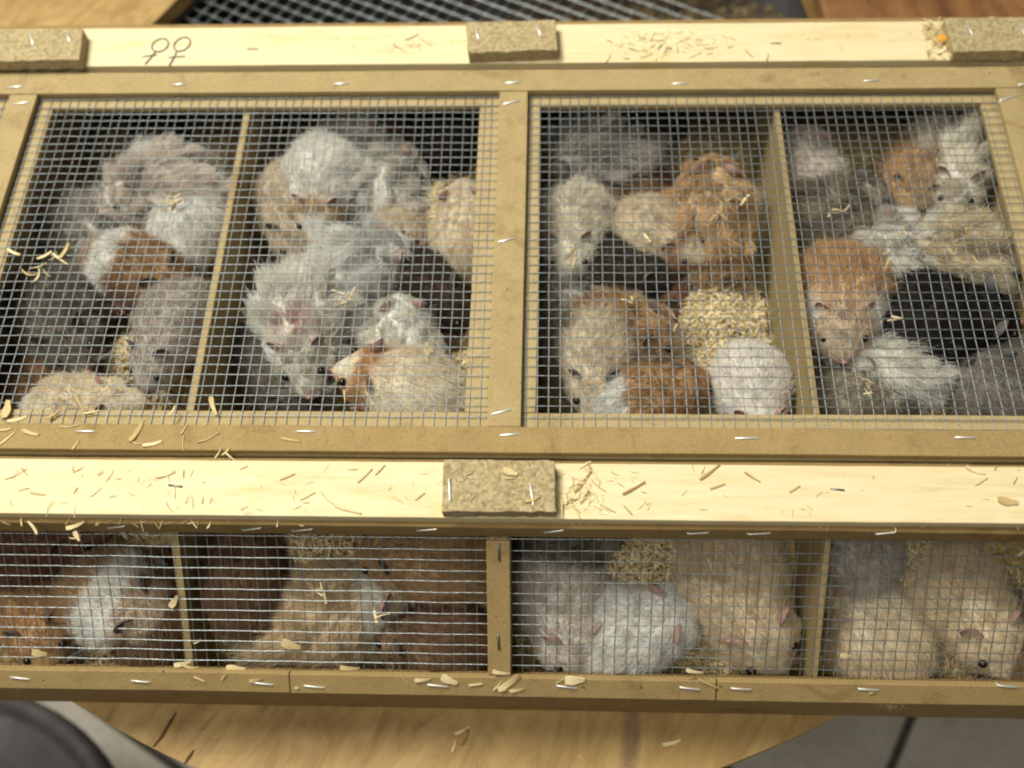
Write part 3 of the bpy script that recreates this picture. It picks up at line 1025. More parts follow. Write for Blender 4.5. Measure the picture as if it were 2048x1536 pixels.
def cup_mesh():
    vs, fs = [], []
    nr, ns = 5, 14
    for side in (0, 1):
        for i in range(nr + 1):
            r = i / nr
            for j in range(ns):
                a = 2 * math.pi * j / ns
                y = math.sin(a) * r * 0.5 * (1.0 - 0.18 * math.cos(a))
                z = (math.cos(a) * r * 0.55) + 0.45
                x = 0.22 * (1 - r * r) * (-1) - 0.05 * side * (1 - r ** 6)
                vs.append((x, y, z))
    def idx(s, i, j): return s * (nr + 1) * ns + i * ns + j % ns
    for s in (0, 1):
        for i in range(nr):
            for j in range(ns):
                f = (idx(s, i, j), idx(s, i, j + 1), idx(s, i + 1, j + 1), idx(s, i + 1, j))
                fs.append(f if s == 0 else f[::-1])
    return mesh_from('ear', vs, fs, True)


def ball_mesh(name, r, sx=1, sy=1, sz=1, seg=14, rings=9):
    bm = bmesh.new()
    bmesh.ops.create_uvsphere(bm, u_segments=seg, v_segments=rings, radius=r)
    for v in bm.verts: v.co = Vector((v.co.x * sx, v.co.y * sy, v.co.z * sz))
    return bm_mesh(bm, name, True)


def paw_mesh():
    bm = bmesh.new()
    def ell(c, r, d=None):
        ret = bmesh.ops.create_uvsphere(bm, u_segments=10, v_segments=7, radius=1)
        for v in ret['verts']:
            q = Vector((v.co.x * r[0], v.co.y * r[1], v.co.z * r[2]))
            if d is not None: q = Matrix.Rotation(d, 3, 'Z') @ q
            v.co = q + Vector(c)
    ell((0, 0, 0), (0.0042, 0.0030, 0.0020))
    for i, (y, ln, d) in enumerate(((-0.0030, 0.0028, -0.55), (-0.0011, 0.0036, -0.15), (0.0011, 0.0035, 0.15), (0.0029, 0.0027, 0.55))):
        for q in (0.3, 0.85):
            ell((0.0036 + ln * q * math.cos(d), y + ln * q * math.sin(d), -0.0004 - 0.0006 * q), (ln * 0.48, 0.00085, 0.0009), d)
    return bm_mesh(bm, 'paw', True)


EAR_M = {n: cup_mesh() for n in ('ear', 'ear_dark')}
EYE_M = ball_mesh('eye', 1.0)
NOSE_M = ball_mesh('nose', 1.0, 0.7, 1.1, 0.8)
PAW_M = paw_mesh()
H_STRANDS = 15000


def hamster(px, py, z, Lmm, head, cname, label, fur=0.0065, bend=0.0, pitch=0.0, roll=0.0, fat=1.0, seed=0, pink=False, front=False, group='hamsters inside the crate'):
    L = Lmm / 1000.0
    c = C[cname]
    rn = np.random.default_rng(1000 + seed)
    V, F, TT, AA, sp = body_arrays(L, bend, fat, seed)
    m = mesh_from('hamster', V, F, True)
    bcol = coat_colour(c, TT, AA, V, np.random.default_rng(1000 + seed), L) * 0.8
    at_ = m.attributes.new('coat', 'FLOAT_COLOR', 'POINT')
    at_.data.foreach_set('color', np.concatenate([bcol, np.ones((len(bcol), 1))], 1).astype(np.float32).ravel())
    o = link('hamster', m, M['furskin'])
    p = at(px, py, z)
    rotm = Matrix.Rotation(math.radians(head), 3, 'Z') @ Matrix.Rotation(-math.radians(pitch), 3, 'Y') @ Matrix.Rotation(math.radians(roll), 3, 'X')
    VW = V @ np.array(rotm).T
    pn = np.array(p)
    walls = [XA + 0.008, -0.3595, -0.3505, XD1 - 0.0025, XD1 + 0.0025, XC - 0.0045, XC + 0.0045, XD2 - 0.0025, XD2 + 0.0025, 0.2955, 0.3045, XB - 0.008]
    lo_, hi_ = [(walls[q], walls[q + 1]) for q in range(0, 12, 2) if walls[q] - 0.004 <= pn[0] <= walls[q + 1] + 0.004][0]
    for _ in range(6):                              # keep the body behind the wire and between the boards
        q = VW + pn
        pn[0] += max(0, lo_ + 0.0015 - q[:, 0].min()) - max(0, q[:, 0].max() - hi_ + 0.0015)
        pn[1] -= max(0, q[:, 1].max() - 0.536)
        pn[2] -= max(0, q[:, 2].max() + 0.0085)
        v = ((q - np.array(S0)) @ np.array(SN)).max() + 0.0045
        if v > 0:
            dz = min(v / SN.z, max(0.0, pn[2] + 0.086))
            pn[2] -= dz; v -= dz * SN.z
            pn[1] += v / -SN.y
    p = Vector(pn)
    o.location = p
    o.rotation_euler = (Matrix.Rotation(math.radians(head), 3, 'Z') @ Matrix.Rotation(-math.radians(pitch), 3, 'Y') @ Matrix.Rotation(math.radians(roll), 3, 'X')).to_euler()
    tag(o, label, 'hamster', group)
    # ---- fur strands
    tri = np.array([(f[0], f[1], f[2]) for f in F] + [(f[0], f[2], f[3]) for f in F if len(f) == 4])
    A, B, D = V[tri[:, 0]], V[tri[:, 1]], V[tri[:, 2]]
    cr = np.cross(B - A, D - A); ar = np.linalg.norm(cr, axis=1)
    vn = np.zeros_like(V)
    for k_ in range(3): np.add.at(vn, tri[:, k_], cr)
    vn /= np.linalg.norm(vn, axis=1, keepdims=True) + 1e-12
    if (vn * (V - V.mean(0))).sum() < 0: vn = -vn
    tc = TT[tri].mean(1)
    wgt = ar * (1 + 0.8 * (tc > 0.78))
    n = int(H_STRANDS * (L / 0.09) ** 2)
    f = rn.choice(len(tri), n, p=wgt / wgt.sum())
    r1, r2 = np.sqrt(rn.random(n)), rn.random(n)
    b = np.stack([1 - r1, r1 * (1 - r2), r1 * r2], 1)
    tv = tri[f]
    P = (V[tv] * b[..., None]).sum(1)
    N = (vn[tv] * b[..., None]).sum(1); N /= np.linalg.norm(N, axis=1, keepdims=True)
    t = (TT[tv] * b).sum(1)
    st, sx, sy, ph = sp
    phi = np.interp(t, st, ph)
    cen = np.stack([np.interp(t, st, sx), np.interp(t, st, sy), np.interp(t, T_, ZC_) * L], 1)
    rel = P - cen
    lat = -np.sin(phi) * rel[:, 0] + np.cos(phi) * rel[:, 1]
    a = np.arctan2(lat, rel[:, 2])
    back = -np.stack([np.cos(phi), np.sin(phi), np.zeros(n)], 1)
    back = back + rn.normal(0, 0.25, (n, 3))
    bt = back - (back * N).sum(1, keepdims=True) * N
    bt /= np.linalg.norm(bt, axis=1, keepdims=True) + 1e-9
    longf = np.clip((fur - 0.0050) / 0.005, 0, 1)
    lift = 0.40 + 0.12 * longf + rn.normal(0, 0.13, n)
    lift = np.where(t > 0.8, lift * 0.7, lift)
    ln = fur * rn.uniform(0.5, 1.25, n) * np.exp(rn.normal(0, 0.15, n)) * np.interp(t, [0, .1, .5, .72, .82, .92, 1], [1.25, 1.15, 1.0, .90, .55, .28, .14])
    d0 = N * lift[:, None] + bt * (1 - lift)[:, None]
    d0 += rn.normal(0, 0.13 + 0.12 * longf, (n, 3)); d0 /= np.linalg.norm(d0, axis=1, keepdims=True)
    # tufts: strands gather round K centres, each tuft with its own lean, length and shade
    K = int(300 - 190 * longf)
    cidx = rn.choice(n, K, replace=False)
    ti = ((P[:, None, :] - P[cidx][None]) ** 2).sum(2).argmin(1)
    lean = rn.normal(0, 0.15 + 0.25 * longf, (K, 3))
    d0 = d0 + lean[ti] * np.clip((0.93 - t) / 0.2, 0, 1)[:, None]
    inn = (d0 * N).sum(1, keepdims=True)
    d0 = d0 + N * np.clip(0.16 - inn, 0, 1); d0 /= np.linalg.norm(d0, axis=1, keepdims=True)
    ln = ln * rn.uniform(0.7 - 0.15 * longf, 1.3 + 0.25 * longf, K)[ti]
    s = np.array([0, 0.34, 0.68, 1.0])
    pts = P[:, None, :] - N[:, None, :] * 0.0003 + ln[:, None, None] * (s[None, :, None] * d0[:, None, :] + (s ** 2)[None, :, None] * 0.25 * bt[:, None, :])
    cl = 0.16 + 0.36 * longf
    pts = pts + (s ** 1.4)[None, :, None] * cl * (pts[cidx[ti], -1] - pts[:, -1])[:, None, :]
    col = coat_colour(c, t, a, P, np.random.default_rng(1000 + seed), L)
    col = np.clip(col * np.exp(rn.normal(0, 0.07 + 0.10 * longf, K))[ti][:, None], 0.004, 0.95)
    if pink:
        w = np.exp(-((t - 0.60) / 0.10) ** 2 - (a / 0.45) ** 2)
        col = col * (1 - 0.75 * w[:, None]) + np.array(srgb(214, 158, 160))[None] * 0.75 * w[:, None]
    # whiskers
    nw = 22
    c0, fv, sv, _ = frame_at(sp, 0.94, L, fat, 0, 0)
    wp, wc = [], []
    for i in range(nw):
        sg = 1 if i % 2 else -1
        a0 = sg * rn.uniform(1.2, 1.9)
        q, fv, sv, _ = frame_at(sp, rn.uniform(0.92, 0.95), L, fat, a0, 0.9)
        dv = (sv * sg * 1.0 + fv * rn.uniform(-0.2, 0.5) + Vector((0, 0, rn.uniform(-0.3, 0.5)))).normalized()
        lw = rn.uniform(0.011, 0.019)
        wp.append([np.array(q + dv * lw * k_) + np.array([0, 0, -0.002 * k_ * k_]) for k_ in s]); wc.append((0.62, 0.58, 0.52))
    pts = np.concatenate([pts, np.array(wp)]); col = np.concatenate([col, np.array(wc)])
    nt = len(pts)
    hc = bpy.data.hair_curves.new('fur')
    hc.add_curves([4] * nt)
    hc.attributes['position'].data.foreach_set('vector', pts.astype(np.float32).ravel())
    rad = np.tile(np.array([0.000105, 0.000105, 0.00008, 0.00003]), (nt, 1)) * (1.0 + 0.45 * longf)
    rad[n:] = np.array([0.00008, 0.00007, 0.00005, 0.00002])
    ra = hc.attributes.get('radius') or hc.attributes.new('radius', 'FLOAT', 'POINT')
    ra.data.foreach_set('value', rad.astype(np.float32).ravel())
    ca = hc.attributes.new('coat', 'FLOAT_COLOR', 'CURVE')
    ca.data.foreach_set('color', np.concatenate([col, np.ones((nt, 1))], 1).astype(np.float32).ravel())
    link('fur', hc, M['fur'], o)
    # ---- ears, eyes, nose, paws
    for sg in (1, -1):
        q, fv, sv, p_ = frame_at(sp, 0.735, L, fat, sg * 0.62, 0.93)
        e = link('ear', EAR_M[c['ear']], M[c['ear']], o)
        upv = (Vector((0, 0, 1)) * 0.80 + sv * sg * 0.55 - fv * 0.30).normalized()
        xf = (fv * 0.75 + sv * sg * 0.55); xf = (xf - upv * xf.dot(upv)).normalized()
        yv = upv.cross(xf)
        sc = 0.125 * L * rn.uniform(0.9, 1.1)
        mt = Matrix((xf * sc, yv * sc, upv * sc)).transposed().to_4x4(); mt.translation = q
        e.matrix_local = mt
        q, fv, sv, p_ = frame_at(sp, 0.868, L, fat, sg * 0.92, 1.03)
        e = link('eye', EYE_M, M['eye'], o)
        e.matrix_local = Matrix.Translation(q) @ Matrix.Scale(0.029 * L, 4)
        for tpos, lat_, zz, k_ in ((0.66, 0.62, -0.155, 1.0), (0.26, 0.85, -0.185, 1.35)):
            q, fv, sv, p_ = frame_at(sp, tpos, L, fat, 0, 0)
            q = q + sv * sg * lat_ * np.interp(tpos, T_, W_) * L * fat + fv * 0.05 * L; q.z = zz * L
            e = link('paw', PAW_M, M['pink'], o)
            e.matrix_local = Matrix.Translation(q) @ Matrix.Rotation(p_ + sg * 0.25, 4, 'Z') @ Matrix.Scale(k_ * L / 0.09, 4)
    q, fv, sv, p_ = frame_at(sp, 0.992, L, fat, 0, 0.5)
    e = link('nose', NOSE_M, M['pink'], o)
    e.matrix_local = Matrix.Translation(q) @ Matrix.Rotation(p_, 4, 'Z') @ Matrix.Scale(0.017 * L, 4)
    return o


S_, LG = 0.0047, 0.0128
HAM = [
 # compartment left of the left divider
 (305, 378, -.040, 84, 205, 'lilac', 'pale lilac grey hamster hunched in the far part of the left compartment', LG, .3),
 (388, 425, -.048, 86, 82, 'white', 'white hamster pressed against the left side of the left divider', S_, 0),
 (128, 448, -.058, 78, 25, 'bluegrey', 'small grey hamster with a pale tuft at the left edge', LG, 0),
 (290, 548, -.044, 90, -22, 'golden_band', 'golden brown hamster with a white band across its back', S_, -.2),
 (108, 648, -.045, 92, -62, 'darkgrey', 'dark grey hamster with a pale cheek in the left compartment', 0.0062, .2),
 (338, 674, -0.043, 86, -102, 'greyface', 'lilac grey hamster head down beside the left divider', S_, -.15),
 (172, 826, -0.04, 84, 10, 'cream', 'cream hamster with a white rump at the near left corner of the lid', S_, 0),
 (15, 770, -.060, 80, 88, 'brown', 'brown hamster half hidden at the left edge below the grey one', S_, 0),
 (320, 262, -0.068, 80, 100, 'sable', 'shade-darkened hamster deep in shadow at the back left', S_, 0),  # sable coat stands in for the shade at the back
 (262, 462, -.062, 80, 178, 'golden', 'golden brown hamster under the lilac grey one', S_, .2),
 # between the left divider and the centre bar
 (705, 300, -0.056, 80, 70, 'white', 'fluffy white hamster behind the tan faced one, left of the centre bar', LG, 0),
 (642, 384, -0.034, 90, -90, 'white_tan', 'white hamster with a tan face looking towards the viewer', 0.0058, 0),
 (548, 430, -0.044, 86, -80, 'beige', 'beige hamster beside the left divider, facing the viewer', 0.0055, .2),
 (768, 358, -.050, 80, 62, 'whitegrey', 'whitish grey long haired hamster right of the fluffy white one', LG, .2),
 (608, 664, -0.036, 98, -84, 'whitegrey', 'large whitish long haired hamster with a pink bare patch on its back', 0.0108, .1),
 (742, 532, -.042, 82, 32, 'white', 'white long haired hamster lying against the large long haired one', LG, 0),
 (855, 598, -.055, 92, -28, 'sable', 'sable brown hamster in the shadow left of the centre bar', S_, 0),
 (803, 672, -.047, 74, 85, 'whitegrey', 'small grey tufted hamster in front of the sable one', 0.0078, .3),
 (802, 778, -.037, 98, 158, 'peach_orange', 'cream hamster with an orange face at the near edge left of the centre bar', S_, .2),
 (797, 482, -0.054, 74, -80, 'beige', 'beige hamster next to the heap of shavings left of the centre bar', S_, 0),
 (950, 452, -0.052, 82, 95, 'peach', 'pale peach hamster half under the centre bar', S_, 0),
 (505, 752, -.060, 86, -62, 'darkgrey', 'dark grey brown hamster at the near end of the left divider', S_, .2),
 (730, 252, -.062, 82, 2, 'redbrown', 'dark brown hamster in the far shadow behind the fluffy white one', S_, 0),
 (905, 270, -0.068, 80, 60, 'sable', 'shade-darkened hamster in the far shadow left of the centre bar', S_, 0),  # coat made dark to paint in the far shade
 # between the centre bar and the right divider
 (1168, 318, -.048, 86, 188, 'bluegrey', 'grey hamster with a white streak at the far end right of the centre bar', LG, .2),
 (1146, 470, -.044, 86, -94, 'palebeige', 'pale beige hamster right next to the centre bar', 0.0062, 0),
 (1420, 418, -0.042, 94, 80, 'orange', 'big orange long haired hamster left of the right divider', 0.0098, .15),
 (1318, 478, -.043, 80, -38, 'tri', 'cream hamster with a brown head between the orange and the black one', S_, 0),
 (1250, 545, -.054, 88, -12, 'black', 'black hamster lying right of the pale beige one', S_, 0),
 (1335, 592, -0.062, 72, -58, 'redbrown', 'reddish brown hamster partly under the cream one', S_, 0),
 (1142, 632, -.050, 82, 112, 'bluegrey', 'grey long haired hamster beside the centre bar', LG, 0),
 (1250, 668, -0.041, 86, -6, 'golden', 'golden orange hamster in the middle right of the centre bar', 0.0067, -.15),
 (1192, 722, -0.037, 86, -100, 'beige', 'beige hamster with dark ears at the near edge right of the centre bar', S_, .15),
 (1318, 802, -0.037, 82, 22, 'golden_white', 'golden hamster with white patches at the near edge', S_, .2),
 (1522, 802, -0.04, 84, -86, 'pinkwhite', 'smooth pinkish white hamster in the near corner by the right divider', 0.0036, 0),
 (1300, 245, -0.07, 80, 30, 'sable', 'shade-darkened hamster in the far shadow right of the centre bar', S_, 0),  # dark coat used in place of deeper shade
 (1245, 400, -.064, 80, 200, 'brown', 'brown hamster low down behind the black one', S_, 0),
 # right of the right divider
 (1612, 332, -.053, 76, 88, 'lilac', 'lilac grey hamster at the far end right of the right divider', 0.0062, 0),
 (1690, 428, -.054, 92, 20, 'greyolive', 'grey brown long haired hamster right of the right divider', LG, .2),
 (1832, 362, -.050, 82, -112, 'golden', 'golden brown hamster with its head down at the far right', S_, 0),
 (1938, 345, -.044, 86, -100, 'tan', 'tan and white long haired hamster in the far right corner', LG, 0),
 (1790, 512, -.045, 90, 72, 'whitegrey', 'grey white long haired hamster with straw in its coat', 0.0101, 0),
 (1948, 512, -.041, 98, 172, 'creamwhite', 'peach and white long haired hamster at the right edge', 0.0101, 0),
 (1676, 608, -0.034, 94, -95, 'orange_face', 'orange hamster with white cheeks facing the viewer by the right divider', 0.0062, 0),
 (1770, 722, -0.047, 82, 165, 'whitegrey', 'grey and white hamster beside the orange faced one', 0.0078, .3),
 (1950, 645, -0.043, 106, 4, 'black', 'black hamster at the right edge under the peach one', S_, 0),
 (1988, 790, -0.05, 84, 100, 'darkgrey', 'dark grey hamster at the near right corner', S_, 0),
 (1738, 792, -.058, 86, 10, 'greyolive', 'olive grey hamster lying at the near edge right of the right divider', S_, 0),
 (2045, 690, -.060, 80, 90, 'greyface', 'grey hamster cut off by the right edge below the peach one', S_, 0),
 # behind the sloping front wire
 (28, 1215, -.058, 86, -60, 'golden_white', 'brown and white hamster at the left end behind the sloping front wire', S_, 0, 1),
 (215, 1190, -0.056, 90, -25, 'golden_mid', 'golden hamster with a big white patch behind the front wire', S_, .2, 1),
 (85, 1082, -0.066, 80, 10, 'redbrown', 'dark reddish brown hamster behind the upper left front wire', S_, 0, 1),
 (318, 1258, -.066, 82, 100, 'brown', 'brown hamster left of the divider behind the front wire', S_, 0, 1),
 (478, 1125, -0.062, 82, 96, 'brown', 'brown hamster right of the left divider behind the front wire', S_, 0, 1),
 (665, 1246, -0.056, 122, 14, 'tanruff', 'long tan hamster with a pale ruff stretched out behind the front wire', 0.0068, .1, 1, 0.86),
 (880, 1112, -0.064, 84, 172, 'golden', 'orange brown hamster left of the centre post behind the front wire', S_, .2, 1),
 (905, 1302, -0.07, 74, 172, 'brown', 'dark brown hamster low down left of the centre post', S_, 0, 1),
 (1088, 1190, -0.058, 92, -78, 'lilac', 'lilac grey hamster right of the centre post behind the front wire', S_, .1, 1),
 (1278, 1245, -0.058, 96, 14, 'white', 'white hamster in the middle of the front behind the wire', S_, .2, 1),
 (1488, 1165, -0.053, 108, -68, 'peach', 'big peach hamster with its head down behind the front wire', S_, .15, 1),
 (1115, 1068, -0.07, 80, 20, 'darkgrey', 'dark grey hamster in shadow behind the upper front wire', S_, 0, 1),
 (1770, 1236, -0.058, 92, 110, 'peach', 'cream hamster right of the right divider behind the front wire', S_, .2, 1),
 (1958, 1186, -0.053, 92, -60, 'peach', 'pale cream hamster facing the viewer at the right end of the front', S_, -.2, 1),
 (1712, 1070, -0.07, 80, 90, 'greyface', 'grey hamster behind the cream one in the right front', S_, 0, 1),
 (2042, 1310, -.070, 80, 120, 'brown', 'brown hamster at the lower right end behind the front wire', S_, 0, 1),
]
for i, h in enumerate(HAM):
    px, py, z, L_, hd, cn, lab, fur, bend = h[:9]
    rl = random.Random(500 + i)
    if len(h) < 10: L_ *= 0.93
    hamster(px, py, z, L_, hd, cn, lab, fur=fur, bend=bend, pitch=rl.uniform(-6, 10), roll=rl.uniform(-8, 8), fat=h[10] if len(h) > 10 else rl.uniform(1.0, 1.14), seed=i,
            pink=(i == 14), front=len(h) > 9)

# ------------------------------------------------------------------ loose shavings lying on the rails, lid and board
def shaving_mesh(L_, w, curl, twist, seed, th=0.00022):
    r = random.Random(seed)
    n = 7
    vs, fs = [], []
    for i in range(n):
        s = i / (n - 1)
        a = curl * (s - 0.5)
        x = L_ * (math.sin(a) / curl if abs(curl) > 0.01 else (s - 0.5))
        z = L_ * ((1 - math.cos(a)) / curl if abs(curl) > 0.01 else 0) * 0.35
        y = L_ * ((1 - math.cos(a)) / curl if abs(curl) > 0.01 else 0) * 0.9
        ww = w * (0.55 + 0.45 * math.sin(math.pi * min(1, s * 1.2 + 0.12))) * r.uniform(0.85, 1.15) / 2
        tw = twist * (s - 0.5)
        dy, dz = math.cos(tw) * ww, math.sin(tw) * ww
        vs += [(x, y + dy, z + dz + th), (x, y - dy, z - dz + th), (x, y - dy, z - dz - th), (x, y + dy, z + dz - th)]
    for i in range(n - 1):
        for q in range(4): fs.append((i * 4 + q, i * 4 + (q + 1) % 4, i * 4 + 4 + (q + 1) % 4, i * 4 + 4 + q))
    fs += [(0, 3, 2, 1), tuple((n - 1) * 4 + q for q in range(4))]
    return mesh_from('wood_shaving', vs, fs)


SHV = [shaving_mesh(0.0095, 0.0009, 0.15, 0.3, 1), shaving_mesh(0.0075, 0.0016, 0.5, 0.8, 2), shaving_mesh(0.0060, 0.0007, 0.08, 0.1, 3),
       shaving_mesh(0.0110, 0.0006, 0.55, 0.5, 4), shaving_mesh(0.0050, 0.0021, 0.3, 0.5, 5), shaving_mesh(0.0130, 0.0013, 1.5, 1.0, 6)]
SHV_B = []
for m_ in SHV:
    m_.materials.append(M['shaving'])
    b_ = m_.copy(); b_.materials.clear(); b_.materials.append(M['shaving_brown']); SHV_B.append(b_)
ML = {v: 0.0095 for v in range(6)}
LEN = [0.0095, 0.0075, 0.0060, 0.0110, 0.0050, 0.0130]


def shaving(p, ang_, v, nrm, label, group, brown=False, scale=1.0, lift=0.0004, tilt=0.0):
    o = link('wood_shaving', (SHV_B if brown else SHV)[v])
    nrm = Vector(nrm).normalized()
    xa = Vector((math.cos(ang_), math.sin(ang_), 0)); xa = (xa - nrm * xa.dot(nrm)).normalized()
    mw = Matrix((xa, nrm.cross(xa), nrm)).transposed().to_4x4() @ Matrix.Rotation(tilt, 4, 'Y') @ Matrix.Scale(scale, 4)
    mw.translation = p + nrm * lift
    o.matrix_world = mw
    tag(o, label, 'wood shaving', group)
    return o


def place(px0, py0, px1, py1, pt, nrm, label, group, v=0, brown=False, lift=0.0004):
    a = hit(px0, py0, pt, np.array(Vector(nrm))); b = hit(px1, py1, pt, np.array(Vector(nrm)))
    d = b - a
    shaving((a + b) / 2, math.atan2(d.y, d.x), v, nrm, label, group, brown, max(0.35, min(2.2, d.length / LEN[v])), lift)


Z1 = (0, 0, 1)
RAILF, RAILB = (0, 0, 0.0066), (0, 0, 0.0066)
LF = ('thin pale wood shaving lying on the front pine rail', 'shavings on the front rail')
LB = ('thin pale wood shaving lying on the rear pine rail', 'shavings on the rear rail')
LM = ('pale wood shaving caught on the wire of the lid', 'shavings on the lid wire')
LT = ('pale wood shaving lying on the near fibreboard strip of the lid', 'shavings on the near lid strip')
LS = ('pale wood shaving lying on the bottom strip of the sloping front', 'shavings on the bottom strip')
LE = ('wood shaving hanging over the edge below the front pine rail', 'shavings on the front ledge')
LW = ('small wood shaving caught in the sloping front wire', 'shavings in the front wire')
LP = ('thin pale wood shaving lying on the round plywood board', 'shavings on the plywood board')
LK = ('small pale shaving lying on the front spacer block', 'shavings on the front block')
for a in ((310, 955, 350, 945, 1), (640, 985, 668, 1012, 3), (668, 1012, 722, 1028, 0), (180, 995, 205, 975, 3), (715, 965, 745, 938, 0), (1150, 985, 1185, 940, 0), (1140, 1000, 1180, 985, 1), (1180, 960, 1210, 985, 3), (1245, 990, 1290, 965, 0), (1400, 960, 1440, 930, 0), (1488, 945, 1520, 965, 0), (1578, 985, 1600, 972, 2), (1420, 978, 1450, 968, 2), (560, 960, 590, 948, 2), (600, 1000, 630, 985, 2), (750, 950, 770, 930, 2), (830, 1000, 850, 985, 2), (1930, 935, 1968, 950, 1), (1950, 970, 1975, 955, 2), (1995, 1000, 2035, 1008, 4), (10, 960, 45, 945, 3), (60, 985, 90, 990, 2), (1200, 1010, 1230, 1025, 2)):
    place(*a[:4], RAILF, Z1, *LF, v=a[4], brown=(a[4] == 0 and random.random() < 0.3))
rs = random.Random(3)
SC = {}
def scatter(n, x0, x1, y0, y1, pt, lab, vs=(0, 2, 3, 2), smin=0.35, smax=0.85, brown=0.2, gauss=False, lift=(0.0002, 0.0008)):
    acc = SC.setdefault(lab[1], ([], []))
    for _ in range(n):
        if gauss: px, py = rs.gauss((x0 + x1) / 2, (x1 - x0) / 3), min(max(rs.gauss((y0 + y1) / 2, (y1 - y0) / 4), y0), y1)
        else: px, py = rs.uniform(x0, x1), rs.uniform(y0, y1)
        p = hit(px, py, pt, np.array([0, 0, 1.0]))
        mt = Matrix.Translation(p + Vector((0, 0, rs.uniform(*lift)))) @ Matrix.Rotation(rs.uniform(0, 6.28), 4, 'Z') @ Matrix.Rotation(rs.gauss(0, 0.08), 4, 'Y') @ Matrix.Scale(rs.uniform(smin, smax), 4)
        m_ = SHV[rs.choice(vs)]
        k0 = len(acc[0])
        acc[0].extend(mt @ v.co for v in m_.vertices)
        acc[1].extend(tuple(k0 + q for q in f.vertices) for f in m_.polygons)
scatter(70, 10, 880, 935, 1028, RAILF, LF, smin=.2, smax=.7)
scatter(34, 1112, 1190, 930, 1030, RAILF, LF, smin=.4, smax=.95, gauss=True, lift=(0.0003, 0.003), brown=.1)
scatter(30, 1120, 1300, 935, 1028, RAILF, LF, smin=.3, smax=.8)
scatter(22, 1300, 2040, 935, 1028, RAILF, LF, smin=.25, smax=.55)
scatter(95, 1240, 1430, 58, 118, RAILB, LB, smin=.3, smax=.95, gauss=True)
scatter(12, 795, 860, 72, 108, RAILB, LB, smin=.4, smax=.9, gauss=True, brown=.4)
scatter(60, 1852, 1902, 42, 118, RAILB, LB, smin=.4, smax=1.1, gauss=True, lift=(0.0003, 0.004))
scatter(14, 200, 800, 65, 120, RAILB, LB, smin=.2, smax=.4)
scatter(10, 1480, 1840, 60, 112, RAILB, LB, smin=.2, smax=.5)
for a in ((810, 82, 838, 70, 3), (838, 75, 862, 92, 0), (820, 95, 828, 84, 2), (1490, 100, 1505, 115, 2), (1530, 130, 1538, 108, 3), (1850, 60, 1862, 42, 4), (1875, 110, 1900, 90, 1)):
    place(*a[:4], RAILB, Z1, *LB, v=a[4], brown=a[4] == 3)
k = NT('fine_shavings')
geo = k.n('ShaderNodeNewGeometry')
M['fine'] = k.col(k.ramp(geo.outputs['Random Per Island'], [(0.0, (0.34, 0.23, 0.10)), (0.18, (0.52, 0.40, 0.20)), (0.5, (0.70, 0.58, 0.34)), (1.0, (0.84, 0.75, 0.53))]), 0.8, 0.2)
for nm, lab in ((LF[1], 'fine shaving crumbs strewn along the front pine rail'), (LB[1], 'fine shaving crumbs heaped along the rear pine rail')):
    tag(link('scattered_shavings', mesh_from('scattered_shavings', *SC[nm]), M['fine']), lab, 'shavings', kind='stuff')
k = NT('orange_crumb'); oc = k.col(k.ramp(k.noise(k.coords((1, 1, 1)), 500, 3), [(0.3, (0.62, 0.22, 0.02)), (0.7, (0.80, 0.42, 0.06))]), 0.6, 0.3)
bm = bmesh.new(); bmesh.ops.create_icosphere(bm, subdivisions=2, radius=0.0036)
for v in bm.verts: v.co = Vector((v.co.x * 1.1, v.co.y * 0.9, v.co.z * 0.6)) * (1 + 0.25 * noise.noise(v.co * 500))
cb = tag(link('carrot_crumb', bm_mesh(bm, 'carrot_crumb', True), oc), 'small orange crumb beside the right rear spacer block', 'crumb')
cb.location = at(1884, 79, 0.0085) + Vector((0, 0, 0.0008))
# lid strip and wire
TOPP = (0, 0, TZ1)
for a in ((262, 885, 290, 840, 1), (255, 880, 285, 893, 5), (285, 893, 325, 885, 1), (362, 870, 378, 845, 0), (366, 872, 366, 903, 3), (395, 888, 440, 868, 3), (430, 918, 445, 895, 0), (445, 912, 462, 895, 1), (450, 905, 470, 922, 0), (45, 862, 78, 872, 1), (118, 856, 158, 853, 3), (145, 900, 160, 880, 2), (0, 890, 30, 866, 0), (562, 877, 600, 884, 2), (0, 862, 25, 858, 1), (15, 845, 55, 835, 1), (340, 832, 352, 812, 1)):
    place(*a[:4], TOPP, Z1, *LT, v=a[4])
WZ = (0, 0, 0.0012)
for a in ((8, 850, 22, 788, 4), (0, 835, 14, 815, 1), (95, 838, 120, 822, 1), (150, 790, 168, 822, 0), (420, 795, 432, 832, 1), (688, 780, 690, 805, 0), (14, 500, 40, 512, 1), (75, 520, 105, 505, 1), (100, 525, 118, 505, 5), (120, 520, 140, 488, 1), (40, 545, 75, 555, 5), (70, 570, 85, 535, 5), (85, 540, 100, 555, 3), (105, 508, 135, 530, 0), (60, 540, 95, 528, 3), (168, 828, 200, 822, 2)):
    place(*a[:4], WZ, Z1, *LM, v=a[4])
# ledge under the front rail
for _ in range(34):
    px = rs.choice((rs.uniform(0, 480), rs.uniform(0, 2040)))
    p = hit(px, rs.uniform(1040, 1052), (0, 0, 0.0), np.array([0, 0, 1.0]))
    shaving(p, rs.uniform(0, 6.28), rs.choice((0, 1, 2, 3)), Z1, *LE, rs.random() < .15, rs.uniform(.3, .75), 0.0004, rs.gauss(0, .15))
for a in ((75, 1068, 60, 1040, 1), (135, 1060, 170, 1042, 1), (150, 1062, 158, 1082, 4), (140, 1080, 165, 1072, 5), (195, 1052, 203, 1038, 0)):
    place(*a[:4], (0, 0.1748, 0.0), (0, -0.5, 0.86), *LE, v=a[4])
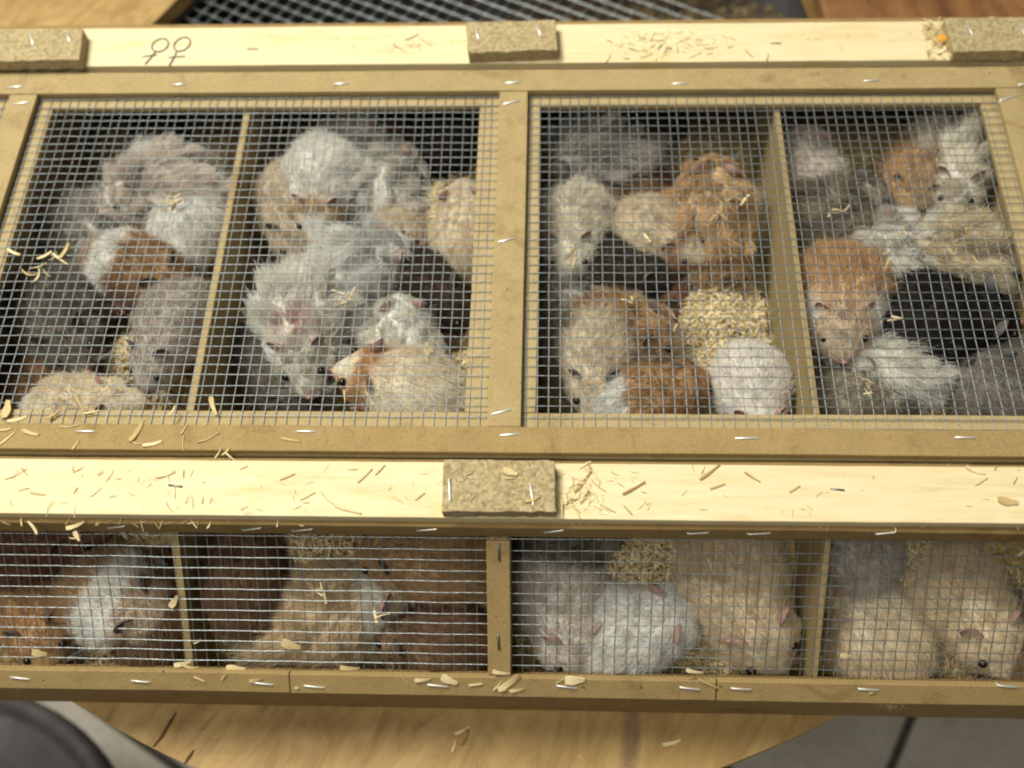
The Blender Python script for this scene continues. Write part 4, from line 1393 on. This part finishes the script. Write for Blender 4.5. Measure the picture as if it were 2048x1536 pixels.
# bottom strip of the slope and the front wire
for a in ((1005, 1385, 1035, 1345, 1), (990, 1382, 1000, 1360, 0), (985, 1341, 1020, 1350, 1), (995, 1380, 1020, 1380, 0), (1020, 1384, 1048, 1376, 1), (803, 1345, 812, 1370, 3), (830, 1362, 862, 1357, 1), (885, 1350, 912, 1370, 4), (890, 1352, 905, 1372, 1), (938, 1372, 965, 1365, 2), (1125, 1362, 1175, 1358, 4), (1115, 1368, 1130, 1352, 3), (1150, 1355, 1165, 1350, 2), (1400, 1352, 1430, 1380, 0), (1372, 1338, 1405, 1348, 1), (390, 1350, 408, 1365, 2), (445, 1360, 450, 1345, 2), (500, 1364, 525, 1356, 1), (590, 1376, 600, 1374, 4), (1738, 1387, 1748, 1383, 4)):
    place(*a[:4], PB + SN * 0.0002, SN, *LS, v=a[4])
for a in ((352, 1335, 385, 1318, 1), (360, 1328, 400, 1340, 5), (400, 1340, 445, 1340, 0), (450, 1337, 495, 1340, 4), (565, 1280, 600, 1300, 4), (392, 1290, 402, 1275, 5), (345, 1215, 352, 1190, 4), (65, 1303, 95, 1310, 4), (680, 1335, 720, 1338, 1), (1680, 1310, 1700, 1312, 4), (990, 1150, 985, 1145, 2)):
    place(*a[:4], S0 + SN * 0.0012, SN, *LW, v=a[4])
for a in ((905, 1505, 912, 1480, 1), (910, 1470, 940, 1455, 1), (938, 1465, 955, 1475, 3), (645, 1468, 655, 1488, 3), (1325, 1492, 1362, 1482, 1), (1155, 1510, 1168, 1520, 2), (900, 1462, 908, 1470, 3)):
    place(*a[:4], (0, 0, DZ), Z1, *LP, v=a[4])
lv = place(918, 1488, 935, 1460, (0, 0, DZ + 0.0012), Z1, 'curled brown flake standing on the round plywood board', None, v=4, brown=True)
for a in ((1005, 940, 1035, 950, 4), (1010, 958, 1030, 956, 2), (1045, 965, 1060, 985, 1), (1050, 1005, 1080, 995, 1), (940, 1000, 950, 990, 2), (930, 950, 945, 945, 2)):
    place(*a[:4], (0, 0, 0.0154), Z1, *LK, v=a[4])
